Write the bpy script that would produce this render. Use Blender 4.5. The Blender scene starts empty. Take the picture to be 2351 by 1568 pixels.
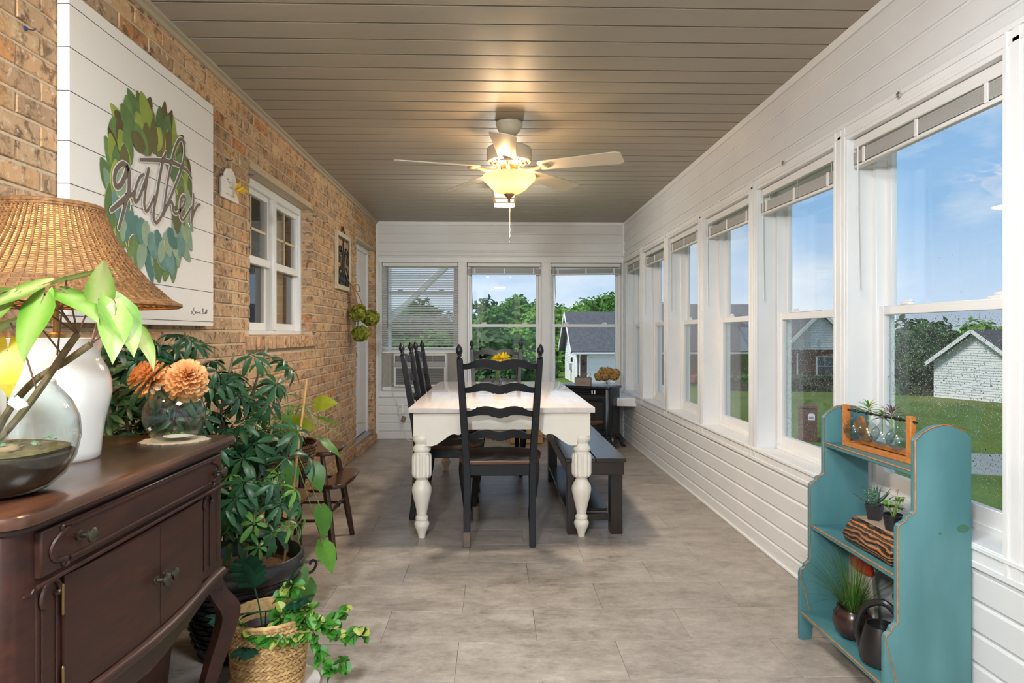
import bpy, bmesh, math, random
from mathutils import Vector, Matrix, Euler
SC = bpy.context.scene
COL = SC.collection
PI = math.pi
RN = random.Random(11)

# ---------------------------------------------------------------- camera
cam_d = bpy.data.cameras.new('camera'); cam = bpy.data.objects.new('camera', cam_d); COL.objects.link(cam)
cam.location = (0, 0, 1.2); cam.rotation_euler = (PI/2, 0, -0.0262)
cam_d.sensor_width = 36; cam_d.lens = 36*1506.74/2351; cam_d.shift_y = -17.4/2351; cam_d.clip_start = .02; cam_d.clip_end = 600
SC.camera = cam
SC.view_settings.view_transform = 'Standard'; SC.view_settings.look = 'None'
SC.view_settings.exposure = 0.35; SC.view_settings.gamma = 1.0; SC.view_settings.use_curve_mapping = False
SC.cycles.max_bounces = 9; SC.cycles.diffuse_bounces = 5; SC.cycles.glossy_bounces = 3
SC.cycles.transmission_bounces = 8; SC.cycles.transparent_max_bounces = 16
SC.cycles.caustics_reflective = False; SC.cycles.caustics_refractive = False
SC.cycles.sample_clamp_indirect = 6.0

# ---------------------------------------------------------------- sky and sun
SKY_STRENGTH = .92
SUN_STRENGTH = 3.6
FAN_BOWL = 9.0      # emission of the fan's glass bowl
FAN_BULB = 7.0      # watts of each bulb in the bowl
FILL_PANEL = 34.0       # watts of the unseen fill panel added above the camera
FILL_GLOBE = 260.0      # watts of the unseen fill globe added behind the camera
FAN_DOWN = 24.0   # light leaving the fan's bowl downward
LANTERN = 22.0        # ceiling fixture further back in the room
LAMP_W = 26.0
w = bpy.data.worlds.new('sky'); SC.world = w; w.use_nodes = True
nt = w.node_tree; nt.nodes.clear(); N = nt.nodes.new; L = nt.links.new
out = N('ShaderNodeOutputWorld'); bg = N('ShaderNodeBackground'); L(bg.outputs[0], out.inputs[0])
bg.inputs[1].default_value = SKY_STRENGTH
tc = N('ShaderNodeTexCoord'); sx = N('ShaderNodeSeparateXYZ'); L(tc.outputs['Generated'], sx.inputs[0])
rp = N('ShaderNodeValToRGB'); L(sx.outputs['Z'], rp.inputs[0])
rp.color_ramp.elements[0].position = 0.0; rp.color_ramp.elements[0].color = (.64, .76, .92, 1)
e_ = rp.color_ramp.elements.new(.17); e_.color = (.29, .50, .78, 1)
rp.color_ramp.elements[-1].position = .6; rp.color_ramp.elements[-1].color = (.17, .37, .72, 1)
mp = N('ShaderNodeMapping'); L(tc.outputs['Generated'], mp.inputs[0]); mp.inputs['Scale'].default_value = (1, 1, 2.6); mp.inputs['Location'].default_value = (.35, .1, .2)
nz = N('ShaderNodeTexNoise'); nz.inputs['Scale'].default_value = 3.1; nz.inputs['Detail'].default_value = 9; nz.inputs['Roughness'].default_value = .58; L(mp.outputs[0], nz.inputs[0])
cr = N('ShaderNodeValToRGB'); L(nz.outputs[0], cr.inputs[0])
cr.color_ramp.elements[0].position = .45; cr.color_ramp.elements[1].position = .68
mx = N('ShaderNodeMix'); mx.data_type = 'RGBA'; L(cr.outputs[0], mx.inputs[0]); L(rp.outputs[0], mx.inputs[6]); mx.inputs[7].default_value = (.80, .84, .90, 1)
L(mx.outputs[2], bg.inputs[0])
sun_d = bpy.data.lights.new('sun', 'SUN'); sun_d.energy = SUN_STRENGTH; sun_d.angle = math.radians(14); sun_d.color = (1, .97, .92)
sun = bpy.data.objects.new('sun', sun_d); COL.objects.link(sun); sun.location = (-30, -4, 40)
sun.rotation_euler = Vector((.80, .22, -.95)).to_track_quat('-Z', 'Y').to_euler()

# ---------------------------------------------------------------- helpers
class MB:
    def __init__(s): s.v = []; s.f = []
    def add(s, vs, fs):
        o = len(s.v); s.v += [tuple(v) for v in vs]; s.f += [tuple(i+o for i in f) for f in fs]; return s
    def box(s, x0, x1, y0, y1, z0, z1):
        return s.add([(x0,y0,z0),(x1,y0,z0),(x1,y1,z0),(x0,y1,z0),(x0,y0,z1),(x1,y0,z1),(x1,y1,z1),(x0,y1,z1)],
                     [(3,2,1,0),(4,5,6,7),(0,1,5,4),(1,2,6,5),(2,3,7,6),(3,0,4,7)])
    def obox(s, c, sz, M=None):
        n = len(s.v); a, b, d = (q/2 for q in sz); s.box(-a, a, -b, b, -d, d)
        M = Matrix.Translation(c) @ (M.to_4x4() if M else Matrix())
        for i in range(n, len(s.v)): s.v[i] = tuple(M @ Vector(s.v[i]))
        return s
    def bar(s, p, q, w, h=None, up=(0,0,1)):          # rectangular bar from p to q
        p, q = Vector(p), Vector(q); d = (q-p); l = d.length; d.normalize()
        u = Vector(up); x = d.cross(u)
        if x.length < 1e-4: x = d.cross(Vector((0,1,0)))
        x.normalize(); z = x.cross(d)
        M = Matrix((x, d, z)).transposed()
        return s.obox((p+q)/2, (w, l, h or w), M)
    def lathe(s, prof, c=(0,0,0), n=24, flute=None, cap=True):
        o = len(s.v); m = len(prof)
        for j, p in enumerate(prof):
            r, z = p[0], p[1]; fl = p[2] if len(p) > 2 else 0
            for i in range(n):
                a = 2*PI*i/n; rr = r*(1-fl*(.5+.5*math.cos(flute*a))**2) if fl else r
                s.v.append((c[0]+rr*math.cos(a), c[1]+rr*math.sin(a), c[2]+z))
        for j in range(m-1):
            for i in range(n):
                k = (i+1) % n; s.f.append((o+j*n+i, o+j*n+k, o+(j+1)*n+k, o+(j+1)*n+i))
        if cap:
            if prof[0][0] > 1e-5: s.f.append(tuple(o+i for i in reversed(range(n))))
            if prof[-1][0] > 1e-5: s.f.append(tuple(o+(m-1)*n+i for i in range(n)))
        return s
    def tube(s, pts, r, n=6, cap=True, closed=False, square=False):
        pts = [Vector(p) for p in pts]; m = len(pts); o = len(s.v)
        rs = r if isinstance(r, (list, tuple)) else [r]*m
        prev = None
        for j in range(m):
            a = pts[(j-1) % m] if (j > 0 or closed) else pts[j]; b = pts[(j+1) % m] if (j < m-1 or closed) else pts[j]
            t = (b-a).normalized()
            if prev is None:
                u = t.cross(Vector((0,0,1)))
                if u.length < 1e-3: u = t.cross(Vector((0,1,0)))
            else: u = prev - t*prev.dot(t)
            u.normalize(); prev = u; v = t.cross(u)
            for i in range(n):
                an = 2*PI*(i+.5)/n; s.v.append(tuple(pts[j]+(u*math.cos(an)+v*math.sin(an))*rs[j]))
        for j in range(m if closed else m-1):
            for i in range(n):
                k = (i+1) % n; jn = (j+1) % m; s.f.append((o+j*n+i, o+j*n+k, o+jn*n+k, o+jn*n+i))
        if cap and not closed:
            s.f.append(tuple(o+i for i in reversed(range(n)))); s.f.append(tuple(o+(m-1)*n+i for i in range(n)))
        return s
    def prism(s, poly, ax, a, b):                      # polygon in the two other axes, extruded along ax from a to b
        o = len(s.v); n = len(poly)
        for t in (a, b):
            for (p, q) in poly: s.v.append({'x': (t,p,q), 'y': (p,t,q), 'z': (p,q,t)}[ax])
        s.f.append(tuple(o+i for i in range(n))); s.f.append(tuple(o+n+i for i in reversed(range(n))))
        for i in range(n):
            k = (i+1) % n; s.f.append((o+i, o+n+i, o+n+k, o+k))
        return s
    def band(s, top, bot, ax, a, b):                   # strip between two outlines with equal counts, extruded along ax
        for i in range(len(top)-1):
            s.prism([bot[i], bot[i+1], top[i+1], top[i]], ax, a, b)
        return s
    def grid(s, fn, nu, nv, closed_u=False):
        o = len(s.v)
        for j in range(nv+1):
            for i in range(nu+(0 if closed_u else 1)): s.v.append(tuple(fn(i/nu, j/nv)))
        wd = nu if closed_u else nu+1
        for j in range(nv):
            for i in range(nu):
                k = (i+1) % wd; s.f.append((o+j*wd+i, o+j*wd+k, o+(j+1)*wd+k, o+(j+1)*wd+i))
        return s
    def blob(s, c, r, seed=0, rough=.15, sub=2):
        bm = bmesh.new(); bmesh.ops.create_icosphere(bm, subdivisions=sub, radius=1)
        R = random.Random(seed); ph = [R.uniform(0, 6.3) for _ in range(6)]
        vs = []
        for v in bm.verts:
            k = 1+rough*(math.sin(3*v.co.x+ph[0])+math.sin(4*v.co.y+ph[1])+math.sin(5*v.co.z+ph[2]))/2
            rr = (r, r, r) if not hasattr(r, '__len__') else r
            vs.append((c[0]+v.co.x*rr[0]*k, c[1]+v.co.y*rr[1]*k, c[2]+v.co.z*rr[2]*k))
        fs = [[v.index for v in f.verts] for f in bm.faces]; bm.free()
        return s.add(vs, fs)
    def leaf(s, p, d, up, ln, wd, droop=.3, fold=.15, seg=4, shape=None):
        p, d, up = Vector(p), Vector(d).normalized(), Vector(up)
        side = d.cross(up)
        if side.length < 1e-3: side = d.cross(Vector((1,.3,0)))
        side.normalize(); nn = side.cross(d).normalized()
        o = len(s.v); shape = shape or (lambda t: math.sin(PI*min(1, t*.93+.03))**.8*(1-.15*t))
        for j in range(seg+1):
            t = j/seg; c = p + d*(ln*t*(1-.18*droop*t)) - nn*(droop*ln*t*t*.55)
            wj = wd*.5*max(shape(t), .02)
            s.v += [tuple(c-side*wj+nn*(fold*wj)), tuple(c-nn*(fold*wj*.4)), tuple(c+side*wj+nn*(fold*wj))]
        for j in range(seg):
            a = o+j*3
            s.f += [(a, a+1, a+4, a+3), (a+1, a+2, a+5, a+4)]
        return s
    def xf(s, M, start=0):
        for i in range(start, len(s.v)): s.v[i] = tuple(M @ Vector(s.v[i]))
        return s
    def mesh(s, name, mat, bevel=0, auto=38, seg=1):
        me = bpy.data.meshes.new(name); me.from_pydata(s.v, [], s.f)
        bm = bmesh.new(); bm.from_mesh(me)
        bmesh.ops.recalc_face_normals(bm, faces=bm.faces)
        if bevel:
            es = [e for e in bm.edges if len(e.link_faces) == 2 and e.calc_face_angle(0) > .5]
            bmesh.ops.bevel(bm, geom=es, offset=bevel, segments=seg, affect='EDGES', profile=.6, clamp_overlap=True)
        bm.to_mesh(me); bm.free()
        for p in me.polygons: p.use_smooth = True
        me.set_sharp_from_angle(angle=math.radians(auto))
        if mat: me.materials.append(mat)
        me.update(); return me
    def build(s, name, mat, parent=None, bevel=0, auto=38, loc=None, rot=None, seg=1):
        return link(name, s.mesh(name, mat, bevel, auto, seg), parent, loc, rot)
def link(name, me, parent=None, loc=None, rot=None):
    o = bpy.data.objects.new(name, me); COL.objects.link(o); o.parent = parent
    if loc is not None: o.location = loc
    if rot is not None: o.rotation_euler = rot
    return o
def tag(o, label=None, cat=None, group=None, kind=None):
    if label: o['label'] = label
    if cat: o['category'] = cat
    if group: o['group'] = group
    if kind: o['kind'] = kind
    return o
def thing(name, label, cat, loc=(0,0,0), rz=0, group=None, kind=None):
    o = bpy.data.objects.new(name, None); COL.objects.link(o); o.location = loc; o.rotation_euler = (0,0,rz); o.empty_display_size = .05
    return tag(o, label, cat, group, kind)
def struct(name, loc=(0,0,0), rz=0, label=None):
    return thing(name, label, None, loc, rz, None, 'structure')
def part(name, parent, mat, *boxes, bevel=0):
    m = MB()
    for b in boxes: m.box(*b)
    return m.build(name, mat, parent, bevel)
def dup(o, parent=None, loc=None, rz=None, label=None):
    c = o.copy(); COL.objects.link(c); c.parent = parent
    if loc is not None: c.location = loc
    if rz is not None: c.rotation_euler = (0, 0, rz)
    if label: c['label'] = label
    for ch in list(o.children): dup(ch, c)
    return c
def light(name, kind, loc, energy, color, parent=None, size=.04):
    d = bpy.data.lights.new(name, kind); d.energy = energy; d.color = color
    if kind == 'POINT': d.shadow_soft_size = size
    o = bpy.data.objects.new(name, d); COL.objects.link(o); o.location = loc; o.parent = parent; return o
def spline(pts, n=8):                                    # Catmull-Rom through points
    P = [Vector(p) for p in pts]; out = []
    for i in range(len(P)-1):
        a = P[i-1] if i else P[0]*2-P[1]; b, c = P[i], P[i+1]; d = P[i+2] if i+2 < len(P) else P[-1]*2-P[-2]
        for k in range(n):
            t = k/n; out.append(.5*((2*b)+(c-a)*t+(2*a-5*b+4*c-d)*t*t+(3*b-a-3*c+d)*t**3))
    out.append(P[-1]); return out
def interp(tab, x):
    for (a, b), (c, d) in zip(tab, tab[1:]):
        if x <= c: return b+(d-b)*max(0, min(1, (x-a)/(c-a)))
    return tab[-1][1]

# ---------------------------------------------------------------- materials
def lin(h):
    h = h.lstrip('#'); r = [int(h[i:i+2], 16)/255 for i in (0,2,4)]
    return tuple(((c/12.92) if c <= .04045 else ((c+.055)/1.055)**2.4) for c in r)+(1,)
class NT:
    def __init__(s, name):
        s.m = bpy.data.materials.new(name); s.m.use_nodes = True; s.t = s.m.node_tree
        s.b = s.t.nodes['Principled BSDF']; s.out = s.t.nodes['Material Output']
    def n(s, typ, **kw):
        x = s.t.nodes.new('ShaderNode'+typ)
        for k, v in kw.items():
            if hasattr(x, k): setattr(x, k, v)
            else: x.inputs[k.replace('_', ' ')].default_value = v
        return x
    def l(s, a, b): s.t.links.new(a, b)
    def coord(s, scale=(1,1,1), kind='Object', rnd=False):
        tc = s.n('TexCoord'); mp = s.n('Mapping'); s.l(tc.outputs[kind], mp.inputs[0]); mp.inputs['Scale'].default_value = scale
        if rnd:
            oi = s.n('ObjectInfo'); mu = s.n('VectorMath', operation='SCALE'); mu.inputs[0].default_value = (37, 53, 71); s.l(oi.outputs['Random'], mu.inputs['Scale']); s.l(mu.outputs[0], mp.inputs['Location'])
        return mp.outputs[0]
    def noise(s, vec, scale=5, detail=4, rough=.55, dist=0):
        x = s.n('TexNoise', Scale=scale, Detail=detail, Roughness=rough, Distortion=dist); s.l(vec, x.inputs['Vector']); return x.outputs[0]
    def ramp(s, fac, stops):
        x = s.n('ValToRGB'); s.l(fac, x.inputs[0]); e = x.color_ramp.elements
        while len(e) < len(stops): e.new(.5)
        for q, (p, c) in zip(e, stops): q.position = p; q.color = c if len(c) == 4 else tuple(c)+(1,)
        return x.outputs[0]
    def mix(s, fac, a, b, mode='MIX'):
        x = s.n('Mix', data_type='RGBA', blend_type=mode)
        for v, i in ((fac, 0), (a, 6), (b, 7)):
            if hasattr(v, 'is_output') or hasattr(v, 'links'): s.l(v, x.inputs[i])
            else: x.inputs[i].default_value = v
        return x.outputs[2]
    def bump(s, h, strength=.2, dist=.01):
        x = s.n('Bump', Strength=strength, Distance=dist); s.l(h, x.inputs['Height']); s.l(x.outputs[0], s.b.inputs['Normal'])
    def col(s, v): s.l(v, s.b.inputs['Base Color']) if hasattr(v, 'links') else setattr(s.b.inputs['Base Color'], 'default_value', v)
    def set(s, **kw):
        for k, v in kw.items(): s.b.inputs[k.replace('_', ' ')].default_value = v
        return s
def M(name, c, rough=.5, metal=0, var=.0, vs=8, bump=0, bs=60, stretch=(1,1,1), rnd=False, **kw):
    t = NT(name); c = lin(c) if isinstance(c, str) else c; t.set(Roughness=rough, Metallic=metal, **kw)
    if var or bump: v = t.coord(stretch, rnd=rnd)
    if var:
        nz = t.noise(v, vs, 5); dk = tuple(q*(1-var) for q in c[:3])+(1,); lt = tuple(min(1, q*(1+var*.8)) for q in c[:3])+(1,)
        t.col(t.ramp(nz, [(.3, dk), (.7, lt)]))
    else: t.col(c)
    if bump: t.bump(t.noise(v, bs, 4), bump, .004)
    return t.m
def wood(name, c1, c2, rough=.4, scale=3, stretch=(1,12,12), coat=0, rnd=True):
    t = NT(name); t.set(Roughness=rough, Coat_Weight=coat, Coat_Roughness=.15)
    v = t.coord(stretch, rnd=rnd); a = t.noise(v, scale, 6, .6, .6); b = t.noise(v, scale*7, 4, .6)
    m = t.mix(.35, a, b); t.col(t.ramp(m, [(.32, lin(c1)), (.68, lin(c2))])); t.bump(b, .08, .002); return t.m
def leafm(name, c1, c2, rough=.4, trans=.25, c3=None):
    t = NT(name); t.set(Roughness=rough); v = t.coord((1,1,1)); oi = t.n('ObjectInfo')
    nz = t.noise(v, 22, 3); geo = t.n('NewGeometry')
    ad = t.n('Math', operation='ADD'); t.l(oi.outputs['Random'], ad.inputs[0]); t.l(geo.outputs['Random Per Island'], ad.inputs[1])
    fr = t.n('Math', operation='FRACT'); t.l(ad.outputs[0], fr.inputs[0])
    st = [(.0, lin(c1)), (.8, lin(c2))]+([(.97, lin(c3))] if c3 else [])
    base = t.ramp(fr.outputs[0], st); dk = t.mix(nz, base, tuple(q*.75 for q in lin(c1)[:3])+(1,))
    t.col(base if c3 else dk)
    if trans:
        tr = t.n('BsdfTranslucent'); t.l(base, tr.inputs[0]); mx = t.n('MixShader'); mx.inputs[0].default_value = trans
        t.l(t.b.outputs[0], mx.inputs[1]); t.l(tr.outputs[0], mx.inputs[2]); t.l(mx.outputs[0], t.out.inputs[0])
    return t.m
def emis(name, c, s, base=None):
    t = NT(name); t.set(Roughness=.5); t.col(base or c); t.b.inputs['Emission Color'].default_value = c; t.b.inputs['Emission Strength'].default_value = s; return t.m
def thinglass(name, tint=(1,1,1,1), refl=.9, rough=0.0, ior=1.45):
    t = NT(name); t.t.nodes.remove(t.b)
    tr = t.n('BsdfTransparent'); tr.inputs[0].default_value = tint; gl = t.n('BsdfGlossy'); gl.inputs['Roughness'].default_value = rough
    lw = t.n('LayerWeight'); lw.inputs['Blend'].default_value = .5; pw = t.n('Math', operation='POWER'); t.l(lw.outputs['Facing'], pw.inputs[0]); pw.inputs[1].default_value = 4.0
    f0 = ((ior-1)/(ior+1))**2; mu = t.n('Math', operation='MULTIPLY_ADD'); t.l(pw.outputs[0], mu.inputs[0]); mu.inputs[1].default_value = (1-f0)*refl*.85; mu.inputs[2].default_value = f0*refl
    mx = t.n('MixShader'); t.l(mu.outputs[0], mx.inputs[0]); t.l(tr.outputs[0], mx.inputs[1]); t.l(gl.outputs[0], mx.inputs[2]); t.l(mx.outputs[0], t.out.inputs[0]); return t.m

WHITE = M('white_paint', (.785,.785,.785,1), .42, var=.04, vs=5)
VINYL = M('white_vinyl', (.80,.80,.80,1), .33)
SIDING = M('white_siding', (.72,.722,.725,1), .42, var=.03, vs=4)
BLACKM = M('black_metal', (.012,.013,.015,1), .38)
BLACKP = M('black_plastic', (.012,.012,.013,1), .3)
GLASS = thinglass('window_glass', (.97,.985,.98,1), .8)
VGLASS = thinglass('clear_vase_glass', (.93,.96,.955,1), 1.0, ior=1.5)
SCREEN = NT('insect_screen_mesh'); SCREEN.set(Roughness=.8); SCREEN.col((.05,.05,.05,1))
_t = SCREEN.n('BsdfTransparent'); _m = SCREEN.n('MixShader'); _m.inputs[0].default_value = .18
SCREEN.l(_t.outputs[0], _m.inputs[1]); SCREEN.l(SCREEN.b.outputs[0], _m.inputs[2]); SCREEN.l(_m.outputs[0], SCREEN.out.inputs[0]); SCREEN = SCREEN.m
CREAM = M('cream_paint', (.83,.77,.67,1), .38, var=.05, vs=6)
BRASS = M('brass', (.24,.165,.065,1), .42, 1.0)
BRONZE = M('aged_bronze', (.085,.07,.05,1), .42, .9, var=.3, vs=60)
CHROME = M('bright_metal', (.7,.7,.7,1), .2, 1.0)
# ---------------------------------------------------------------- the setting
XL, XR, D, ZC, YR = -1.355, 1.493, 7.523, 2.4825, -1.5     # left, right, back wall, ceiling, rear wall behind the camera

# floor: vinyl tiles 0.61 x 0.2946 in half bond
tl = NT('taupe_stone_tile'); tl.set(Roughness=.34, Specular_IOR_Level=.5)
v = tl.coord((1, 1.7, 1), rnd=True); n1 = tl.noise(v, 3.6, 9, .66, .2); n2 = tl.noise(v, 17, 7, .7); n3 = tl.noise(v, 60, 3)
m = tl.mix(.42, n1, n2); m = tl.mix(.15, m, n3)
tl.col(tl.ramp(m, [(.36, (.165,.140,.120,1)), (.46, (.285,.248,.214,1)), (.56, (.375,.330,.288,1)), (.68, (.50,.455,.41,1))]))
rr = tl.ramp(n2, [(.3, (.28,.28,.28,1)), (.7, (.44,.44,.44,1))]); tl.l(rr, tl.b.inputs['Roughness']); tl.bump(n2, .06, .003)
TILE = tl.m
floor = struct('floor'); 
part('subfloor', floor, M('dark_grout', (.09,.08,.07,1), .9), (XL-.1, XR+.02, YR-.05, D+.02, -.08, -.0035))
_tm = {}
def tile(x0, x1, y0, y1):
    key = (round(x1-x0, 3), round(y1-y0, 3))
    if key not in _tm: _tm[key] = MB().box(-key[0]/2, key[0]/2, -key[1]/2, key[1]/2, -.0035, 0).mesh('floor_tile', TILE, .0007)
    link('floor_tile', _tm[key], floor, ((x0+x1)/2, (y0+y1)/2, 0))
for k in range(-14, 18):
    y0 = 2.56+.2946*k; y1 = min(y0+.2946, D); y0 = max(y0, YR)
    if y1-y0 < .02: continue
    s0 = .775 if k % 2 == 0 else 1.08
    xs = [s0-.61*j for j in range(-3, 6)]; xs = sorted([x for x in xs if XL+.02 < x < XR-.02]+[XL, XR])
    for a, b in zip(xs, xs[1:]): tile(a+.0006, b-.0006, y0+.0006, y1-.0006)

# ceiling: six-inch soffit planks running across the room
SOFF = M('taupe_soffit_vinyl', (.33,.295,.24,1), .46, var=.05, vs=3, stretch=(.6,4,1))
ceiling = struct('ceiling')
part('ceiling_backing', ceiling, M('soffit_shadow_gap', (.10,.08,.06,1), .7), (XL-.12, XR+.2, YR-.1, D+.12, ZC+.012, ZC+.10))
_pm = MB().prism([(0,ZC+.013),(0,ZC),(.012,ZC-.0005),(.138,ZC-.0005),(.1452,ZC+.004),(.1452,ZC+.013)], 'x', XL+.004, XR).mesh('ceiling_plank', SOFF, 0, 25)
for k in range(-27, 33):
    y = 2.575+.1524*k
    if YR-.02 < y < D-.05: link('ceiling_plank', _pm, ceiling, (0, y, 0))
tb = struct('trim_1'); TAN = M('tan_trim', (.42,.36,.27,1), .4)
part('cove_strip', tb, TAN, (XL, XL+.03, YR, D, ZC-.014, ZC-.001), (XL, XL+.012, YR, D, ZC-.035, ZC-.014))
tb = struct('trim_2')
part('crown_strip', tb, VINYL, (XR-.012, XR+.002, YR, D, ZC-.04, ZC-.0015), (XL+.0, XR, D-.012, D+.002, ZC-.026, ZC-.0015), (XR-.026, XR, D-.026, D, 2.09, ZC-.03), (XL+.001, XL+.03, D-.022, D, 0, ZC-.026))

# ---- siding walls
def siding(wall, z0, z1, pitch, a, b, axis, face, mat=SIDING, cuts=()):
    """lap boards; axis 'y': boards run along y on plane x=face; axis 'x': along x on plane y=face. Drop profile protrudes into the room"""
    z = z1
    while z > z0+.004:
        zb = max(z-pitch, z0); h = z-zb
        prof = [(0, 0), (0, h), (-.002, h), (-.002, h-.010), (-.0095, h-.017), (-.0110, .004), (-.008, 0)]
        m = MB()
        if axis == 'y': m.prism([(face+p, zb+q) for p, q in prof], 'y', a, b)
        else: m.prism([(face+p, zb+q) for p, q in prof], 'x', a, b)
        m.build('siding_board', mat, wall, 0, 12); z = zb
PW = .955
RC = [6.596-PW*k for k in range(9)]                       # centres of the right wall's mullions
WZ0, WZ1 = .555, 2.015                                    # window opening
wall_right = struct('wall_right')
mm = MB().box(XR, XR+.18, YR, D+.18, -.1, WZ0).box(XR, XR+.18, YR, D+.18, WZ1, ZC+.05)
edges = [(D-.062, D+.18)]+[(c-.055, c+.055) for c in RC]
ops = []
for i in range(8): ops.append((RC[i]+.055 if i < 0 else None, None))
ROP = [(RC[0]+.055, D-.062)]+[(RC[i+1]+.055, RC[i]-.055) for i in range(8)]    # openings y0,y1 from the back
ROP = [o for o in ROP if o[0] > YR]
for y0, y1 in edges: 
    if y1 > YR: mm.box(XR, XR+.18, max(y0, YR), y1, WZ0-.001, WZ1+.001)
mm.box(XR, XR+.18, YR, ROP[-1][0], WZ0-.001, WZ1+.001)
mm.build('wall_body', WHITE, wall_right)
siding(wall_right, .004, WZ0-.078, .0965, YR, D-.0, 'y', XR)
siding(wall_right, WZ1+.075, ZC-.03, .1016, YR, D-.0, 'y', XR)
def casing_v(name, y, z0, z1, w=.112):
    t = struct(name)
    part('casing_board', t, WHITE, (XR-.014, XR+.001, y-w/2, y+w/2, z0, z1), (XR-.02, XR-.013, y-w/2+.012, y-w/2+.026, z0, z1), (XR-.02, XR-.013, y+w/2-.026, y+w/2-.012, z0, z1), (XR-.018, XR-.013, y-.014, y+.014, z0, z1), bevel=.0025)
for i, c in enumerate(RC[:8]):
    if c-.06 > YR: casing_v('trim_%d' % (i+3), c, WZ0-.07, WZ1+.065)
t = struct('trim_12'); part('head_casing', t, WHITE, (XR-.0145, XR+.001, YR, D, WZ1, WZ1+.073), (XR-.021, XR-.013, YR, D, WZ1+.055, WZ1+.073), (XR-.018, XR-.013, YR, D, WZ1+.015, WZ1+.03), bevel=.002)
t = struct('trim_13'); part('apron_casing', t, WHITE, (XR-.0145, XR+.001, YR, D, WZ0-.075, WZ0), (XR-.023, XR-.013, YR, D, WZ0-.018, WZ0-.004), (XR-.019, XR-.013, YR, D, WZ0-.075, WZ0-.055), bevel=.002)
t = struct('baseboard_right'); part('base_strip', t, VINYL, (XR-.02, XR+.001, YR, D, .0005, .014), bevel=.002)

# ---- back wall
BOP = [(-1.287, -.419), (-.319, .535), (.64, 1.459)]
wall_back = struct('wall_back')
mm = MB().box(XL-.15, XR+.18, D, D+.18, -.1, WZ0).box(XL-.15, XR+.18, D, D+.18, WZ1, ZC+.05)
for x0, x1 in ((XL-.15, BOP[0][0]), (BOP[0][1], BOP[1][0]), (BOP[1][1], BOP[2][0]), (BOP[2][1], XR+.001)): mm.box(x0, x1, D, D+.18, WZ0-.001, WZ1+.001)
mm.build('wall_body', WHITE, wall_back)
siding(wall_back, .004, WZ0-.075, .0965, XL+.03, XR, 'x', D)
siding(wall_back, WZ1+.075, ZC-.026, .1016, XL+.03, XR, 'x', D)
t = struct('trim_14')
part('casing_board', t, WHITE, (XL+.03, XR, D-.0145, D+.001, WZ1, WZ1+.073), (XL+.03, XR, D-.021, D-.013, WZ1+.055, WZ1+.073), (XL+.03, XR, D-.0145, D+.001, WZ0-.072, WZ0), (XL+.03, XR, D-.021, D-.013, WZ0-.072, WZ0-.054), bevel=.002)
for k, (x0, x1) in enumerate(((XL+.03, BOP[0][0]), (BOP[0][1], BOP[1][0]), (BOP[1][1], BOP[2][0]), (BOP[2][1], XR-.014))):
    t = struct('trim_%d' % (15+k)); w_ = x1-x0
    part('casing_board', t, WHITE, (x0, x1, D-.0145, D+.001, WZ0, WZ1), (x0+.008, x0+.018, D-.02, D-.013, WZ0, WZ1), (x1-.018, x1-.008, D-.02, D-.013, WZ0, WZ1), bevel=.002)
# ---- unseen rear wall behind the camera, glazing enlarged to bring in more daylight
wall_rear = struct('wall_rear')
mm = MB().box(XL-.15, XR+.18, YR-.15, YR, -.1, .08).box(XL-.15, XR+.18, YR-.15, YR, 2.36, ZC+.05)
REO = [(-1.25, -.40), (-.30, .55), (.65, 1.43)]
for x0, x1 in ((XL-.15, -1.25), (-.40, -.30), (.55, .65), (1.43, XR+.18)): mm.box(x0, x1, YR-.15, YR, .079, 2.361)
mm.build('wall_body', WHITE, wall_rear)

# ---- double-hung window units. local x across, y outward, z up; origin at the opening's bottom centre
def window(name, w_, h, mat=VINYL, lift=0, screen=True, depth=.095):
    r = struct(name); a = w_/2; y0 = depth; mr = h*.505
    def ring(nm, x0, x1, z0, z1, t_, ya, yb, tb=None, tt=None):
        tb = tb or t_; tt = tt or t_
        return part(nm, r, mat, (x0, x0+t_, ya, yb, z0, z1), (x1-t_, x1, ya, yb, z0, z1), (x0+t_, x1-t_, ya, yb, z0, z0+tb), (x0+t_, x1-t_, ya, yb, z1-tt, z1), bevel=.0025)
    ring('frame', -a, a, 0, h, .026, y0, y0+.08)
    u = ring('upper_sash', -a+.026, a-.026, mr-.012, h-.026, .030, y0+.046, y0+.072)
    l_ = ring('lower_sash', -a+.022, a-.022, .024+lift, mr+.022+lift, .036, y0+.012, y0+.04, tb=.055)
    MB().box(-a+.054, a-.054, y0+.057, y0+.061, mr+.016, h-.054).build('pane', GLASS, u)
    MB().box(-a+.056, a-.056, y0+.024, y0+.028, .078+lift, mr-.012+lift).build('pane', GLASS, l_)
    for q in (-.55, .55):
        lk = MB().box(q*a-.028, q*a+.028, y0+.014, y0+.04, mr+.022+lift, mr+.032+lift).box(q*a-.008, q*a+.03, y0+.02, y0+.034, mr+.032+lift, mr+.043+lift)
        lk.build('sash_lock', mat, l_, .002)
    if screen: MB().box(-a+.04, a-.04, y0+.076, y0+.0775, .03, mr).build('insect_screen', SCREEN, r)
    return r
wn = 1
WR = []
proto = None
for i, (y0, y1) in enumerate(ROP):
    wd = y1-y0; key = i in (0,)
    o = window('window_%d' % wn, wd-.002, WZ1-WZ0)
    o.location = (XR, (y0+y1)/2, WZ0); o.rotation_euler = (0, 0, -PI/2); WR.append(o); wn += 1
WBK = []
for i, (x0, x1) in enumerate(BOP):
    o = window('window_%d' % wn, x1-x0-.002, WZ1-WZ0, lift=.385 if i == 0 else 0, screen=False, depth=.05 if i else .06)
    o.location = ((x0+x1)/2, D, WZ0); WBK.append(o); wn += 1
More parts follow.
